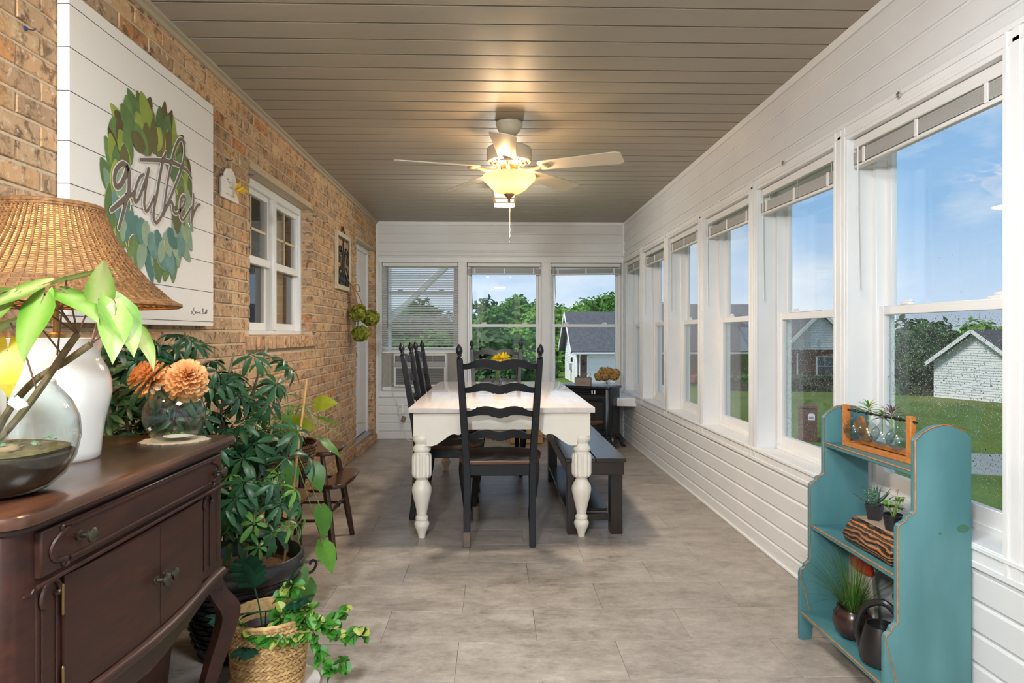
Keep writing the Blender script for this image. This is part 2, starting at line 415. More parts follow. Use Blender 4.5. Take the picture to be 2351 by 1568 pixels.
for i, (x0, x1) in enumerate(REO):  # unseen rear windows, made tall for extra daylight
    o = window('window_%d' % wn, x1-x0-.002, 2.28, screen=False, depth=.05)
    o.location = ((x0+x1)/2, YR, .08); o.rotation_euler = (0, 0, PI); wn += 1

# ---- brick wall
bk = NT('mottled_tan_brick'); bk.set(Roughness=.85, Specular_IOR_Level=.25)
oi = bk.n('ObjectInfo'); ge = bk.n('NewGeometry'); ad = bk.n('Math', operation='ADD'); bk.l(oi.outputs['Random'], ad.inputs[0]); bk.l(ge.outputs['Random Per Island'], ad.inputs[1])
fr = bk.n('Math', operation='FRACT'); bk.l(ad.outputs[0], fr.inputs[0])
base = bk.ramp(fr.outputs[0], [(.0, lin('#c4a480')), (.2, lin('#ac8c6e')), (.4, lin('#ccab86')), (.55, lin('#a0856c')), (.70, lin('#c49e7a')), (.88, lin('#cca276')), (.93, lin('#be8252')), (1, lin('#b8977a'))])
tcg = bk.n('TexCoord'); gm = bk.n('NewGeometry')
wv = bk.noise(gm.outputs['Position'], 19, 7, .68, .5); wv2 = bk.noise(gm.outputs['Position'], 42, 6, .6); wv3 = bk.noise(gm.outputs['Position'], 9, 3)
c1 = bk.mix(bk.ramp(wv, [(.50, (0,0,0,1)), (.62, (.9,.9,.9,1))]), base, lin('#715844'))
c2 = bk.mix(bk.ramp(wv2, [(.56, (0,0,0,1)), (.66, (.75,.75,.75,1))]), c1, lin('#d3bfa6'))
c3 = bk.mix(bk.ramp(wv3, [(.58, (0,0,0,1)), (.72, (.5,.5,.5,1))]), c2, lin('#a8794a'))
bk.col(c3); bk.bump(wv2, .5, .006); BRICK = bk.m
MORTAR = M('tan_mortar', lin('#c6b194'), .92, var=.12, vs=40, bump=.4, bs=120)
CH, BL, MJ = .0677, .2032, .0095
WIN = (3.671, 4.911, 1.19, 2.13); DOR = (6.46, 7.437, .10, 2.145)
wall_left = struct('wall_left')
mm = MB()
for y0, y1, z0, z1 in ((YR, WIN[0], -.05, ZC+.05), (WIN[0], WIN[1], -.05, WIN[2]-.01), (WIN[0], WIN[1], WIN[3], ZC+.05), (WIN[1], DOR[0], -.05, ZC+.05), (DOR[0], DOR[1], DOR[3], ZC+.05), (DOR[0], DOR[1], -.05, .02), (DOR[1], D, -.05, ZC+.05)):
    mm.box(XL-.15, XL-.006, y0+.004, y1-.004, z0, z1)
mm.build('mortar_bed', MORTAR, wall_left)
def projpx(X, Y, Z):
    s_, c_ = math.sin(.0262), math.cos(.0262); d_ = X*s_+Y*c_
    return 1175.5+1506.74*(X*c_-Y*s_)/d_, 766.6-1506.74*(Z-1.2)/d_
bricks = []
nrow = int(ZC/CH)+1
for r in range(nrow):
    z0 = r*CH+.001; z1 = z0+CH-MJ
    if z1 > ZC: z1 = ZC-.001
    if z1-z0 < .015: continue
    zm = (z0+z1)/2; off = (BL/2 if r % 2 else 0)+.04
    y = YR+off-BL
    while y < D:
        a, b = y+MJ/2, y+BL-MJ/2; y += BL
        segs = [(max(a, YR), min(b, D-.001))]
        for (oa, ob, oz0, oz1) in (WIN, DOR):
            if z1 > oz0-.04*(oz0 > 1) and z0 < oz1:
                ns = []
                for (p, q) in segs:
                    if q <= oa or p >= ob: ns.append((p, q))
                    else:
                        if p < oa: ns.append((p, oa))
                        if q > ob: ns.append((ob, q))
                segs = ns
        if z1 > 1.11 and z0 < 1.19:
            ns = []
            for (p, q) in segs:
                if q <= 3.62 or p >= 4.96: ns.append((p, q))
                else:
                    if p < 3.62: ns.append((p, 3.62-MJ))
                    if q > 4.96: ns.append((4.96+MJ, q))
            segs = ns
        for (p, q) in segs:
            if q-p > .018:
                deep = abs(p-WIN[1]) < .002 or abs(q-WIN[0]) < .002 or abs(p-DOR[1]) < .002 or abs(q-DOR[0]) < .002
                bricks.append((p, q, z0, z1, deep))
def vis(b):
    p, q, z0, z1, dp = b; ym = (p+q)/2; zm = (z0+z1)/2
    if ym < 1.75: return 0
    x, y = projpx(XL, ym, zm)
    if not (-20 < x < 2400 and -20 < y < 1600): return 0
    if 2.03 < ym < 3.0 and 1.25 < zm < 2.2: return 0
    if ym < 2.0 and zm < 1.5: return 0
    if ym < 3.6 and zm < .95: return 0
    return (projpx(XL, p, zm)[0]-projpx(XL, q, zm)[0])*(q-p)/ym if False else (q-p)*(z1-z0)/(ym**3)
order = sorted(range(len(bricks)), key=lambda i: -vis(bricks[i])); big = set(order[:300])
def brickmesh(mb, l_, h, dep, R, c=(0,0,0)):
    e = .0035
    def j(): return R.uniform(-.0016, .0016)
    o = len(mb.v); x1 = XL*0
    vs = []
    for (sx_, t_) in ((-dep, 0), (-e, 0), (0, e)):
        for (sy, sz) in ((-1,-1), (1,-1), (1,1), (-1,1)):
            vs.append((c[0]+sx_+(j()*.8 if sx_ == 0 else 0), c[1]+sy*(l_/2-t_)+(j() if sx_ else j()*.5), c[2]+sz*(h/2-t_)+j()*.7))
    fs = []
    for k in (0, 4):
        for i in range(4):
            n_ = (i+1) % 4; fs.append((k+i, k+n_, k+4+n_, k+4+i))
    fs.append((8, 9, 10, 11)); mb.add(vs, fs)
_bmc = {}
rest = MB()
RB = random.Random(5)
for i, (p, q, z0, z1, deep) in enumerate(bricks):
    dep = .085 if deep else .018
    pr = RB.uniform(-.002, .002)
    if i in big:
        key = (round(q-p, 3), round(z1-z0, 3), deep, RB.randrange(4))
        if key not in _bmc:
            mb = MB(); brickmesh(mb, key[0], key[1], dep, RB); _bmc[key] = mb.mesh('brick', BRICK, 0, 25)
        link('brick', _bmc[key], wall_left, (XL+pr, (p+q)/2, (z0+z1)/2))
    else: brickmesh(rest, q-p, z1-z0, dep, RB, (XL+pr, (p+q)/2, (z0+z1)/2))
tag(rest.build('brick_courses', BRICK, wall_left, 0, 25), kind='stuff')
_sb = None
for k in range(20):                                       # rowlock sill under the window
    if _sb is None:
        mb = MB(); mb.prism([(-.09,-.038),(.03,-.045),(.03,.03),(-.09,.042)], 'y', -.0285, .0285); _sb = mb.mesh('sill_brick', BRICK, .003)
    link('sill_brick', _sb, wall_left, (XL, 3.652+k*.0675, 1.155))
part('sill_bed', wall_left, MORTAR, (XL-.1, XL+.018, 3.625, 4.955, 1.112, 1.19))
LINT = M('painted_lintel', lin('#b9ab93'), .5)
part('lintel', wall_left, LINT, (XL-.10, XL+.002, WIN[0]-.002, WIN[1]+.03, WIN[3]-.008, WIN[3]))
part('lintel', wall_left, LINT, (XL-.10, XL+.002, DOR[0]-.02, DOR[1]+.03, DOR[3]-.008, DOR[3]))
# left window unit: two white double-hungs side by side, tan grilles, a curtained dark room behind
wl = struct('window_%d' % wn); wn += 1; wl.location = (XL-.078, 0, 0)
y0, y1, z0, z1 = WIN; ym = 4.30
part('frame', wl, VINYL, (-.07, 0, y0, y0+.03, z0, z1-.008), (-.07, 0, y1-.03, y1, z0, z1-.008), (-.07, 0, y0+.03, y1-.03, z1-.06, z1-.008), (-.07, 0, y0+.03, y1-.03, z0, z0+.03), (-.07, .006, ym-.035, ym+.035, z0+.03, z1-.06), bevel=.004)
zmid = 1.645
for (a, b) in ((y0+.03, ym-.035), (ym+.035, y1-.03)):
    us = part('upper_sash', wl, VINYL, (-.05, -.02, a, a+.03, zmid, z1-.06), (-.05, -.02, b-.03, b, zmid, z1-.06), (-.05, -.02, a+.03, b-.03, z1-.095, z1-.06), (-.05, -.012, a, b, zmid-.024, zmid+.024), bevel=.003)
    GR = M('tan_grille', lin('#cdbd9b'), .5)
    part('grille', us, GR, (-.042, -.032, (a+b)/2-.008, (a+b)/2+.008, zmid+.024, z1-.095), (-.042, -.032, a+.03, b-.03, 1.83, 1.846))
    MB().box(-.038, -.036, a+.029, b-.029, zmid+.023, z1-.094).build('pane', GLASS, us)
    ls = part('lower_sash', wl, VINYL, (-.065, -.04, a, a+.03, z0+.03, zmid-.024), (-.065, -.04, b-.03, b, z0+.03, zmid-.024), (-.065, -.04, a+.03, b-.03, z0+.03, z0+.08), bevel=.003)
    MB().box(-.054, -.052, a+.029, b-.029, z0+.079, zmid-.024).build('pane', GLASS, ls)
CURT = M('tan_curtain', lin('#b39d82'), .8)
part('room_shell', wl, M('dim_room_wall', lin('#8d8272'), .9), (-.62, -.6, y0-.3, y1+.3, z0-.3, z1+.3), (-.6, -.072, y0-.32, y0-.30, z0-.3, z1+.3), (-.6, -.072, y1+.3, y1+.32, z0-.3, z1+.3), (-.6, -.072, y0-.3, y1+.3, z1+.28, z1+.3), (-.6, -.072, y0-.3, y1+.3, z0-.3, z0-.28))
for (a, b) in ((3.98, 4.2), (4.62, 4.87)):
    m = MB(); m.grid(lambda u, v_, a=a, b=b: (-.13+.012*math.sin(u*30), a+(b-a)*u, z0+v_*(z1-z0)), 40, 1); m.build('curtain', CURT, wl)
# door in its brick recess
do = struct('door_1'); do.location = (XL-.08, 0, 0)
y0, y1, z0, z1 = DOR
part('frame', do, VINYL, (-.06, .012, y0, y0+.05, z0, z1-.008), (-.06, .012, y1-.05, y1, z0, z1-.008), (-.06, .012, y0+.05, y1-.05, z1-.06, z1-.008), bevel=.003)
dl = part('panel', do, VINYL, (-.05, -.01, y0+.052, y1-.052, z0+.02, z1-.062), bevel=.002)
for (a, b, c_, d_) in ((y0+.15, 6.90, 1.25, 1.98), (7.0, y1-.15, 1.25, 1.98), (y0+.15, 6.90, .3, 1.05), (7.0, y1-.15, .3, 1.05)):
    part('raised_panel', dl, VINYL, (-.02, -.004, a, b, c_, d_), bevel=.008)
kb = MB().lathe([(0.026,0),(.026,.006),(.010,.010),(.010,.03),(.022,.036),(.028,.048),(.024,.062),(.0,.066)], n=16); kb.xf(Matrix.Rotation(PI/2, 4, 'Y')); kb.build('knob', BLACKM, do, loc=(-.01, 6.62, .985))
kb = MB().lathe([(0.028,0),(.028,.012),(.0,.014)], n=16); kb.xf(Matrix.Rotation(PI/2, 4, 'Y')); kb.build('deadbolt', BLACKM, do, loc=(-.01, 6.62, 1.11))
part('threshold', do, M('aluminium_threshold', (.45,.45,.45,1), .4, .8), (-.06, .06, y0, y1, z0-.02, z0+.012), bevel=.004)
part('dark_backing', do, M('door_shadow', (.05,.05,.05,1), .9), (-.075, -.061, y0-.05, y1+.05, 0, z1+.05))
for k in range(14): 
    part('step_brick', do, BRICK, (-.02, .115, y0+.002+k*.0693, y0+.064+k*.0693, .0, z0-.021), bevel=.003)
# ---------------------------------------------------------------- dining table
TB = thing('dining_table', 'long cream dining table with turned fluted legs and polished top', 'table', (.042, 4.85, 0))
x0, x1, y0, y1 = -.541, .541, -1.05, 1.05
tt = NT('polished_cream_top'); tt.set(Roughness=.2, Coat_Weight=.6, Coat_Roughness=.08); v = tt.coord((6, .5, 1)); n1 = tt.noise(v, 4, 6)
tt.col(tt.ramp(n1, [(.3, (.64,.565,.525,1)), (.7, (.75,.685,.645,1))])); TOPM = tt.m
MB().box(x0, x1, y0, y1, .742, .772).build('top', TOPM, TB, .004, seg=2)
def scal(L_, d0=.10, d1=.195):
    """apron outline from one leg to the next: deep ogee brackets at both ends"""
    h = L_/2; pts = []
    for i in range(81):
        u = -h+L_*i/80; e = h-abs(u)
        tab = [(0, d1), (.03, d1+.002), (.06, d1-.008), (.10, d1-.035), (.135, d1-.062), (.16, d1-.070), (.185, d1-.062), (.20, d1-.068), (.215, d0+.008), (.22, d0)]
        pts.append((u, interp(tab, e)))
    return pts
ap = scal(1.0-.12)
for yy in (y0+.035, y1-.055):
    m = MB()
    m.prism([(ap[0][0], .742)]+[(u, .742-d_) for u, d_ in ap]+[(ap[-1][0], .742)], 'y', yy, yy+.02); m.build('apron', CREAM, TB, 0, 30)
ap = scal(2.1-.22)
for xx in (x0+.03, x1-.05):
    m = MB(); m.prism([(ap[0][0], .742)]+[(u, .742-d_) for u, d_ in ap]+[(ap[-1][0], .742)], 'x', xx, xx+.02); m.build('apron', CREAM, TB, 0, 30)
K = .000845
LP = [(735,58),(742,63),(755,65),(772,60),(785,50),(793,45),(803,50),(812,58),(830,63),(843,60),(850,52),(857,52),(862,62),(872,67),(900,70),(1000,70),(1018,66),(1028,56),(1036,42),(1044,38),(1052,44),(1060,48),(1075,58),(1095,67),(1120,69),(1150,64),(1200,52),(1250,40),(1290,33),(1298,40),(1306,43),(1320,43),(1327,37),(1335,47),(1350,53),(1368,50),(1390,40),(1420,28),(1440,25),(1448,23)]
prof = []
for yy, w_ in reversed(LP):
    fl = .13 if 866 <= yy <= 1012 else 0
    prof.append((w_*K, (1448-yy)*K, fl))
p2 = []
for a, b in zip(prof, prof[1:]):
    p2.append(a)
    if a[2] and b[2]: p2 += [tuple(a[i]+(b[i]-a[i])*t for i in range(3)) for t in (.2,.4,.6,.8)]
p2.append(prof[-1])
legm = MB().lathe(p2, n=96, flute=14).mesh('leg', CREAM, 0, 40)
blk = MB().box(-.047, .047, -.047, .047, .598, .742).mesh('leg_block', CREAM, .004)
for sx_ in (-.472, .472):
    for sy in (-.965, .945):
        l_ = link('leg', legm, TB, (sx_, sy, 0)); link('leg_block', blk, l_)

# ---------------------------------------------------------------- ladder-back chairs (local front = +y)
ck = NT('black_painted_wood'); ck.set(Roughness=.36, Specular_IOR_Level=.32); v = ck.coord((1,1,1)); n1 = ck.noise(v, 30, 5); pt = ck.n('NewGeometry')
edge = ck.ramp(pt.outputs['Pointiness'], [(.50, (0,0,0,1)), (.60, (.5,.5,.5,1))]); rub = ck.mix(n1, (0,0,0,1), edge, 'MULTIPLY')
ck.col(ck.ramp(n1, [(.3, (.0065,.0075,.010,1)), (.75, (.013,.014,.017,1))])); CBLK = ck.m
SEATM = wood('dark_seat_wood', '#191210', '#33211a', .22, 3, (3, .6, 3), coat=.4)
SEDGE = wood('rubbed_brown_edge', '#4a2a14', '#6d3f1e', .4, 5)
SOCK = M('taupe_leg_sock', lin('#6b5d52'), .8)
RUBS = M('rubbed_spot_brown', lin('#8a4a20'), .5)
def slat_poly(hw):
    top = [(-1,.55),(-.8,.60),(-.66,.80),(-.60,.93),(-.57,.90),(-.45,1.0),(-.3,1.0),(-.15,.90),(0,.78)]
    bot = [(-1,.08),(-.8,.10),(-.6,.22),(-.45,.29),(-.3,.24),(-.17,.07),(-.13,.10),(-.07,.03),(0,0)]
    sp = lambda P: [Vector((a, b, 0)) for a, b in P]
    T = [(p.x, p.y) for p in spline(sp(top), 4)]; B = [(p.x, p.y) for p in spline(sp(bot), 4)]
    T = T+[(-a, b) for a, b in reversed(T[:-1])]; B = B+[(-a, b) for a, b in reversed(B[:-1])]
    return T, B
def make_chair():
    r = thing('ladder_back_chair', 'x', 'chair', group='black ladder-back dining chairs')
    # post centre line as a function of z: (x, y)
    def post(z): return (interp([(0,.184),(.45,.186),(1.06,.222)], z), interp([(0,-.222),(.15,-.20),(.40,-.185),(.55,-.19),(1.06,-.275)], z))
    for s in (-1, 1):
        m = MB(); zs = [0,.05,.12,.2,.3,.4,.5,.6,.7,.8,.9,1.0,1.062]; o = len(m.v)
        for z in zs:
            x, y = post(z); a = interp([(0,.017),(.4,.021),(.8,.020),(1.06,.017)], z); b = interp([(0,.018),(.42,.026),(1.06,.015)], z)
            m.v += [(s*x-a, y-b, z), (s*x+a, y-b, z), (s*x+a, y+b, z), (s*x-a, y+b, z)]
        for j in range(len(zs)-1):
            for i in range(4): k = (i+1) % 4; m.f.append((o+4*j+i, o+4*j+k, o+4*j+4+k, o+4*j+4+i))
        m.f += [(o+3,o+2,o+1,o), tuple(o+4*(len(zs)-1)+i for i in range(4))]
        p = m.build('back_post', CBLK, r, .004)
        x, y = post(1.062)
        f = MB().lathe([(.0145,0),(.0165,.004),(.0165,.010),(.011,.013),(.0095,.018),(.013,.021),(.013,.024),(.011,.027),(.0165,.034),(.0195,.044),(.0185,.054),(.014,.066),(.008,.077),(.003,.084),(.0,.086)], (0,0,0), 16)
        f.xf(Matrix.Translation((s*x, y, 1.060)) @ Matrix.Rotation(s*.05, 4, 'Y') @ Matrix.Rotation(.14, 4, 'X')); f.build('finial', CBLK, p)
    T, B = slat_poly(1)
    for zb, h in ((.998,.064), (.865,.064), (.730,.066), (.598,.066)):
        x, y = post(zb+h/2); hw = x+.004; m = MB(); o = len(m.v); n_ = len(T); sl = (post(zb+h)[1]-post(zb)[1])/h
        for thick in (-.008, .008):
            for P in (B, T):
                for (u, q) in P:
                    bow = -.030*(1-u*u); m.v.append((u*hw, y+thick+bow+sl*(q-.5)*h, zb+q*h))
        for i in range(n_-1):
            m.f += [(o+i, o+i+1, o+n_+i+1, o+n_+i), (o+2*n_+i, o+3*n_+i, o+3*n_+i+1, o+2*n_+i+1), (o+i, o+2*n_+i, o+2*n_+i+1, o+i+1), (o+n_+i, o+n_+i+1, o+3*n_+i+1, o+3*n_+i)]
        sl_o = m.build('ladder_slat', CBLK, r, 0, 30)
        for uu in (-.40, .38): MB().tube([((uu+e_)*hw, y-.030*(1-uu*uu)+sl*.5*h-.003, zb+h+.0004-abs(e_)*.02) for e_ in (-.06, 0, .06)], [.0008,.0022,.0008], 5).build('rubbed_spot', RUBS, sl_o)
    # seat: broad rounded front, scooped top
    def hw(t): return interp([(0,.198),(.10,.222),(.3,.236),(.6,.250),(.8,.246),(.92,.222),(1,.17)], t)
    def yy(t, u): return -.205+.445*t-.0*u+(-.035*u*u if t > .5 else 0)*min(1,(t-.5)*2)
    def top(u, v):
        t = v; uu = u*2-1; sc = -.014*math.exp(-((t-.42)/.28)**2)*(abs(math.sin(PI*min(1,abs(uu)*.95)))**1.2)*1.0
        return (uu*hw(t), yy(t, uu), .484+sc+.004*(1-abs(uu))*(t > .6))
    m = MB(); nu, nv = 24, 18; m.grid(top, nu, nv); o2 = len(m.v); m.grid(lambda u, v: (top(u, v)[0]*.985, top(u, v)[1], .462), nu, nv)
    m.build('seat', SEATM, r, 0, 50)
    rim = MB(); ring = [(0, v/nv) for v in range(nv+1)]+[(u/nu, 1) for u in range(1, nu+1)]+[(1, v/nv) for v in range(nv-1, -1, -1)]+[(u/nu, 0) for u in range(nu-1, 0, -1)]
    o = len(rim.v)
    for (u, v) in ring:
        p = top(u, v); rim.v += [p, (p[0]*1.006, p[1]+(.003 if v > .5 else -.003), .474), (p[0]*.985, p[1], .462)]
    n_ = len(ring)
    for i in range(n_):
        k = (i+1) % n_; rim.f += [(o+3*i, o+3*k, o+3*k+1, o+3*i+1), (o+3*i+1, o+3*k+1, o+3*k+2, o+3*i+2)]
    rim.build('seat_edge', SEDGE, r, 0, 60)
    part('apron', r, CBLK, (-.17, .17, -.205, -.183, .398, .462), (-.20, .20, .155, .177, .405, .462), (-.215, -.195, -.185, .16, .402, .462), (.195, .215, -.185, .16, .402, .462), bevel=.003)
    for s in (-1, 1):
        pts = spline([(s*.205,.175,.462), (s*.222,.200,.38), (s*.226,.205,.32), (s*.212,.188,.2), (s*.20,.178,.08), (s*.205,.188,.0)], 5)
        m = MB().tube(pts, [.036*(1-.5*i/(len(pts)-1)) for i in range(len(pts))], 4); m.build('front_leg', CBLK, r, .003)
    return r
def sock(ch, local, w_=.0205):
    m = MB(); x, y = local
    m.box(x-w_, x+w_, y-w_-.002, y+w_+.004, .0005, .088); m.build('leg_sock', SOCK, ch, .004)
c0 = make_chair()
ch1 = dup(c0, None, (.502-.0-.475+.0, 3.915, 0), 0, 'black ladder-back chair with its back to the camera at the near table end')
ch1.location.x = .028
ch2 = dup(c0, None, (-.315, 4.45, 0), -PI/2, 'nearer of two black ladder-back chairs tucked under the table by the brick wall')
ch3 = dup(c0, None, (-.315, 5.19, 0), -PI/2, 'farther of two black ladder-back chairs tucked under the table by the brick wall')
c0.location = (.014, 5.70, 0); c0.rotation_euler = (0, 0, PI); c0['label'] = 'black ladder-back chair facing the camera at the far table end'
sock(ch1, (-.186, -.217)); sock(ch2, (.205, .19))

# ---------------------------------------------------------------- bench
BENW = wood('black_stained_bench_wood', '#191512', '#2c231d', .3, 2.5, (8, .7, 8), coat=.25)
BE = thing('dining_bench', 'long dark brown wooden bench with lower shelf beside the cream table', 'bench', (.60, 4.66, 0))
part('seat_plank', BE, BENW, (-.183, -.0008, -.78, .78, .436, .46), bevel=.004); part('seat_plank', BE, BENW, (.0008, .183, -.78, .78, .436, .46), bevel=.004)
part('apron', BE, BENW, (-.172, .172, -.765, -.745, .36, .436), (-.172, .172, .745, .765, .36, .436), (-.172, -.152, -.745, .745, .36, .436), (.152, .172, -.745, .745, .36, .436), bevel=.002)
for sx_ in (-.13, .13):
    for sy in (-.70, .70): part('leg', BE, BENW, (sx_-.036, sx_+.036, sy-.045, sy+.045, 0, .436), bevel=.003)
part('stretcher', BE, BENW, (-.094, .094, -.72, -.685, .075, .115), bevel=.002); part('stretcher', BE, BENW, (-.094, .094, .685, .72, .075, .115), bevel=.002)
part('shelf_board', BE, BENW, (-.165, .09, -.655, .655, .115, .133), bevel=.002)

# ---------------------------------------------------------------- electric stove in the back corner
BK2 = M('black_enamel', (.012,.014,.018,1), .33)
a = math.radians(32)
ST = thing('electric_stove', 'black electric stove heater standing in the far right corner', 'stove', (1.187, 6.75, 0), -a)
# local: origin at the front right corner, x to the left along the front is negative, y toward the back
part('body', ST, BK2, (-.60, -.045, .03, .28, .135, .625), bevel=.004)
m = MB().prism([(-.05,.0),(-.012,.012),(.0,.05),(.0,.28),(-.05,.28)], 'z', .135, .625); m.build('side_panel', BK2, ST, .003)
m = MB().prism([(-.60,.28),(-.60,.05),(-.588,.012),(-.55,.0),(-.55,.28)], 'z', .135, .625); m.build('side_panel', BK2, ST, .003)
m = MB().prism([(-.62,.29),(-.62,.04),(-.60,-.012),(-.56,-.02),(-.04,-.02),(0,-.012),(.02,.04),(.02,.29)], 'z', .625, .652); m.build('top', BK2, ST, .007, seg=2)
m = MB().prism([(-.615,.285),(-.615,.03),(-.595,-.008),(-.56,-.014),(-.04,-.014),(-.005,-.008),(.015,.03),(.015,.285)], 'z', .118, .137); m.build('base_plate', BK2, ST, .004)
for k in range(3): part('louvre', ST, BK2, (-.54, -.06, -.005, .03, .565+k*.021, .575+k*.021), bevel=.002)
part('firebox', ST, M('firebox_dark', (.02,.02,.022,1), .5), (-.545, -.055, .02, .03, .20, .56))
part('door_frame', ST, BK2, (-.55, -.52, -.004, .03, .2, .53), (-.08, -.05, -.004, .03, .2, .53), (-.52, -.08, -.006, .03, .50, .53), (-.52, -.08, -.010, .03, .2, .235), bevel=.004)
for k in range(7): MB().tube([(-.46+k*.055, .0, .235), (-.46+k*.055, .0, .50)], .003, 6).build('grate_bar', BK2, ST)
m = MB()
for k, (q, zz) in enumerate(((-.40,.25),(-.30,.262),(-.21,.25),(-.15,.27))): MB().tube([(q-.07,.012,zz),(q+.07,.016,zz+.012)], .02, 8).build('log', wood('charred_log', '#3a2a1e', '#7a5a40', .8), ST)
part('control_panel', ST, BK2, (-.545, -.055, -.003, .03, .145, .195), bevel=.003)
for q in (-.2, -.17): part('switch', ST, VINYL, (q, q+.012, -.012, -.003, .57, .61), bevel=.001)
m = MB().prism([(.07,.23),(.25,.23),(.25,.50),(.235,.53),(.20,.545),(.12,.545),(.085,.53),(.07,.50)], 'x', .0, .004); m.build('arched_panel', BK2, ST, .003)
for (px, py, dx, dy) in ((0,.05,.5,-.3), (0,.25,.6,.3), (-.6,.05,-.5,-.3), (-.6,.25,-.5,.3)):
    pts = spline([(px-dx*.05, py-dy*.05, .125), (px+dx*.03, py+dy*.03, .10), (px+dx*.045, py+dy*.045, .05), (px+dx*.07, py+dy*.07, .012), (px+dx*.11, py+dy*.11, .010)], 5)
    MB().tube(pts, [.026-.013*i/(len(pts)-1) for i in range(len(pts))], 7).build('foot', BK2, ST)
# white corner shelf behind it
CS = MB().prism([(XR-.001, 6.86), (XR-.001, D-.024), (.95, D-.024), (.98, 7.34), (1.20, 6.94)], 'z', .435, .525).build('corner_shelf', WHITE, None, .003)
tag(CS, 'white boxed corner shelf under the window behind the black stove', 'shelf')
# planter with succulents and dried hydrangeas on the stove
RW = wood('grey_weathered_wood', '#6f6358', '#a3968a', .8, 4, (1,8,8))
PL = thing('planter_box', 'small grey wooden planter box of succulents on the black stove', 'planter', (.935, 6.93, .6525), -.25)
part('box', PL, RW, (-.085, .085, -.045, -.037, 0, .085), (-.085, .085, .037, .045, 0, .085), (-.085, -.077, -.037, .037, 0, .085), (.077, .085, -.037, .037, 0, .085), (-.077, .077, -.037, .037, 0, .06), bevel=.0015)
SUC = leafm('succulent_green', '#2f4a3a', '#5f7f52', .5, .0); SUC2 = leafm('pale_succulent', '#8a9a5c', '#b3b37a', .5, 0)
R3 = random.Random(3)
def rosette(parent, c, n, ln, wd, mat, tilt=.9, seed=1, name='leaf'):
    R_ = random.Random(seed)
    me = MB().leaf((0,0,0), (1,0,0), (0,0,1), ln, wd, -.1, .35, 4).mesh(name, mat)
    for k in range(n):
        t = k/n; an = k*2.399; el = .15+1.25*t*tilt
        s_ = 1-.45*t
        o = link(name, me, parent, (c[0], c[1], c[2]+.004*t)); o.rotation_euler = Euler((0, -el, an)); o.scale = (s_, s_, s_)
rosette(PL, (-.05, 0, .085), 22, .036, .014, SUC, 1, 2); rosette(PL, (.0, .01, .08), 14, .026, .011, SUC2, 1, 3); rosette(PL, (.055, .0, .08), 14, .022, .011, SUC2, 1, 4)
MB().tube(spline([(.02,0,.08),(.045,0,.125),(.075,-.004,.135),(.078,-.004,.11),(.05,0,.08)], 6), .0022, 6).build('looped_stem', M('brown_twig', lin('#4a3423'), .8), PL)
def flowerhead(mb, c, r, n, pet, R_, squash=.85):
    mb.blob(c, (r*.7, r*.7, r*.7*squash), 3, .1, 2); n = int(n*2.0)
    for k in range(n):
        d = Vector((R_.gauss(0,1), R_.gauss(0,1), R_.gauss(0,1))).normalized(); p = Vector(c)+Vector((d.x, d.y, d.z*squash))*r*R_.uniform(.68, 1.0)
        tdir = d.cross(Vector((R_.gauss(0,1), R_.gauss(0,1), R_.gauss(0,1)))).normalized()
        for q in range(4):
            dd = Matrix.Rotation(q*PI/2, 3, d) @ tdir
            mb.leaf(p, dd+d*R_.uniform(.1,.9), d, pet*R_.uniform(.8,1.2), pet*.95, .25, .2, 2)
DRY = leafm('dried_hydrangea_petals', '#b58a4a', '#e0c080', .8, .3)
HY = thing('dried_hydrangeas', 'bunch of dried tan hydrangeas in a glass vase on the black stove', 'flowers', (1.19, 6.93, .6525))
VS = MB().lathe([(.03,0),(.034,.004),(.036,.02),(.03,.045),(.022,.055),(.026,.07),(.024,.07),(.0,.055)], n=20, cap=False); VS.build('glass_vase', VGLASS, HY)
for k, (x_, y_, z_, r_) in enumerate(((-.09,-.02,.10,.052),(-.04,.01,.14,.06),(.02,-.01,.145,.062),(.085,.0,.13,.055),(.03,.03,.11,.05),(-.03,-.035,.095,.05),(.07,-.04,.095,.045))):
    m = MB(); flowerhead(m, (x_, y_, z_), r_, 60, .017, R3); tag(m.build('flower_head', DRY, HY, 0, 60), kind='stuff')
    MB().tube([(0,0,.01), (x_*.4, y_*.4, .06), (x_, y_, z_)], .0016, 5).build('stem', M('brown_twig2', lin('#4a3423'), .8), HY)

# ---------------------------------------------------------------- window air conditioner
AC = thing('air_conditioner', 'white window air conditioner in the far left window below the blind', 'air conditioner', (-.843, D-.0, .6))
ACW = M('off_white_plastic', lin('#e2e0da'), .4); ACG = M('grey_plastic', lin('#9a9a98'), .45); ACD = M('vent_shadow', (.06,.06,.06,1), .6)
part('casing', AC, ACW, (-.30, .30, -.10, -.002, 0, .38), bevel=.012)
part('casing', AC, ACW, (-.28, .28, .03, .35, .02, .36), bevel=.006)
part('air_outlet', AC, ACD, (-.28, .28, -.104, -.09, .285, .355))
for k in range(7): part('outlet_fin', AC, ACG, (-.28, .28, -.108, -.103, .289+k*.0105, .293+k*.0105))
for q in (-.14, 0, .14): part('outlet_fin', AC, ACG, (q-.003, q+.003, -.109, -.103, .285, .355))
part('control_strip', AC, ACG, (-.285, .285, -.106, -.09, .225, .28), bevel=.003)
part('grille_backing', AC, ACD, (-.27, .27, -.103, -.09, .03, .215))
for k in range(15): part('grille_fin', AC, ACG, (-.27, .27, -.11, -.102, .034+k*.0122, .040+k*.0122), bevel=.001)
ACR = M('pleated_grey_panel', lin('#b9b6b0'), .5)
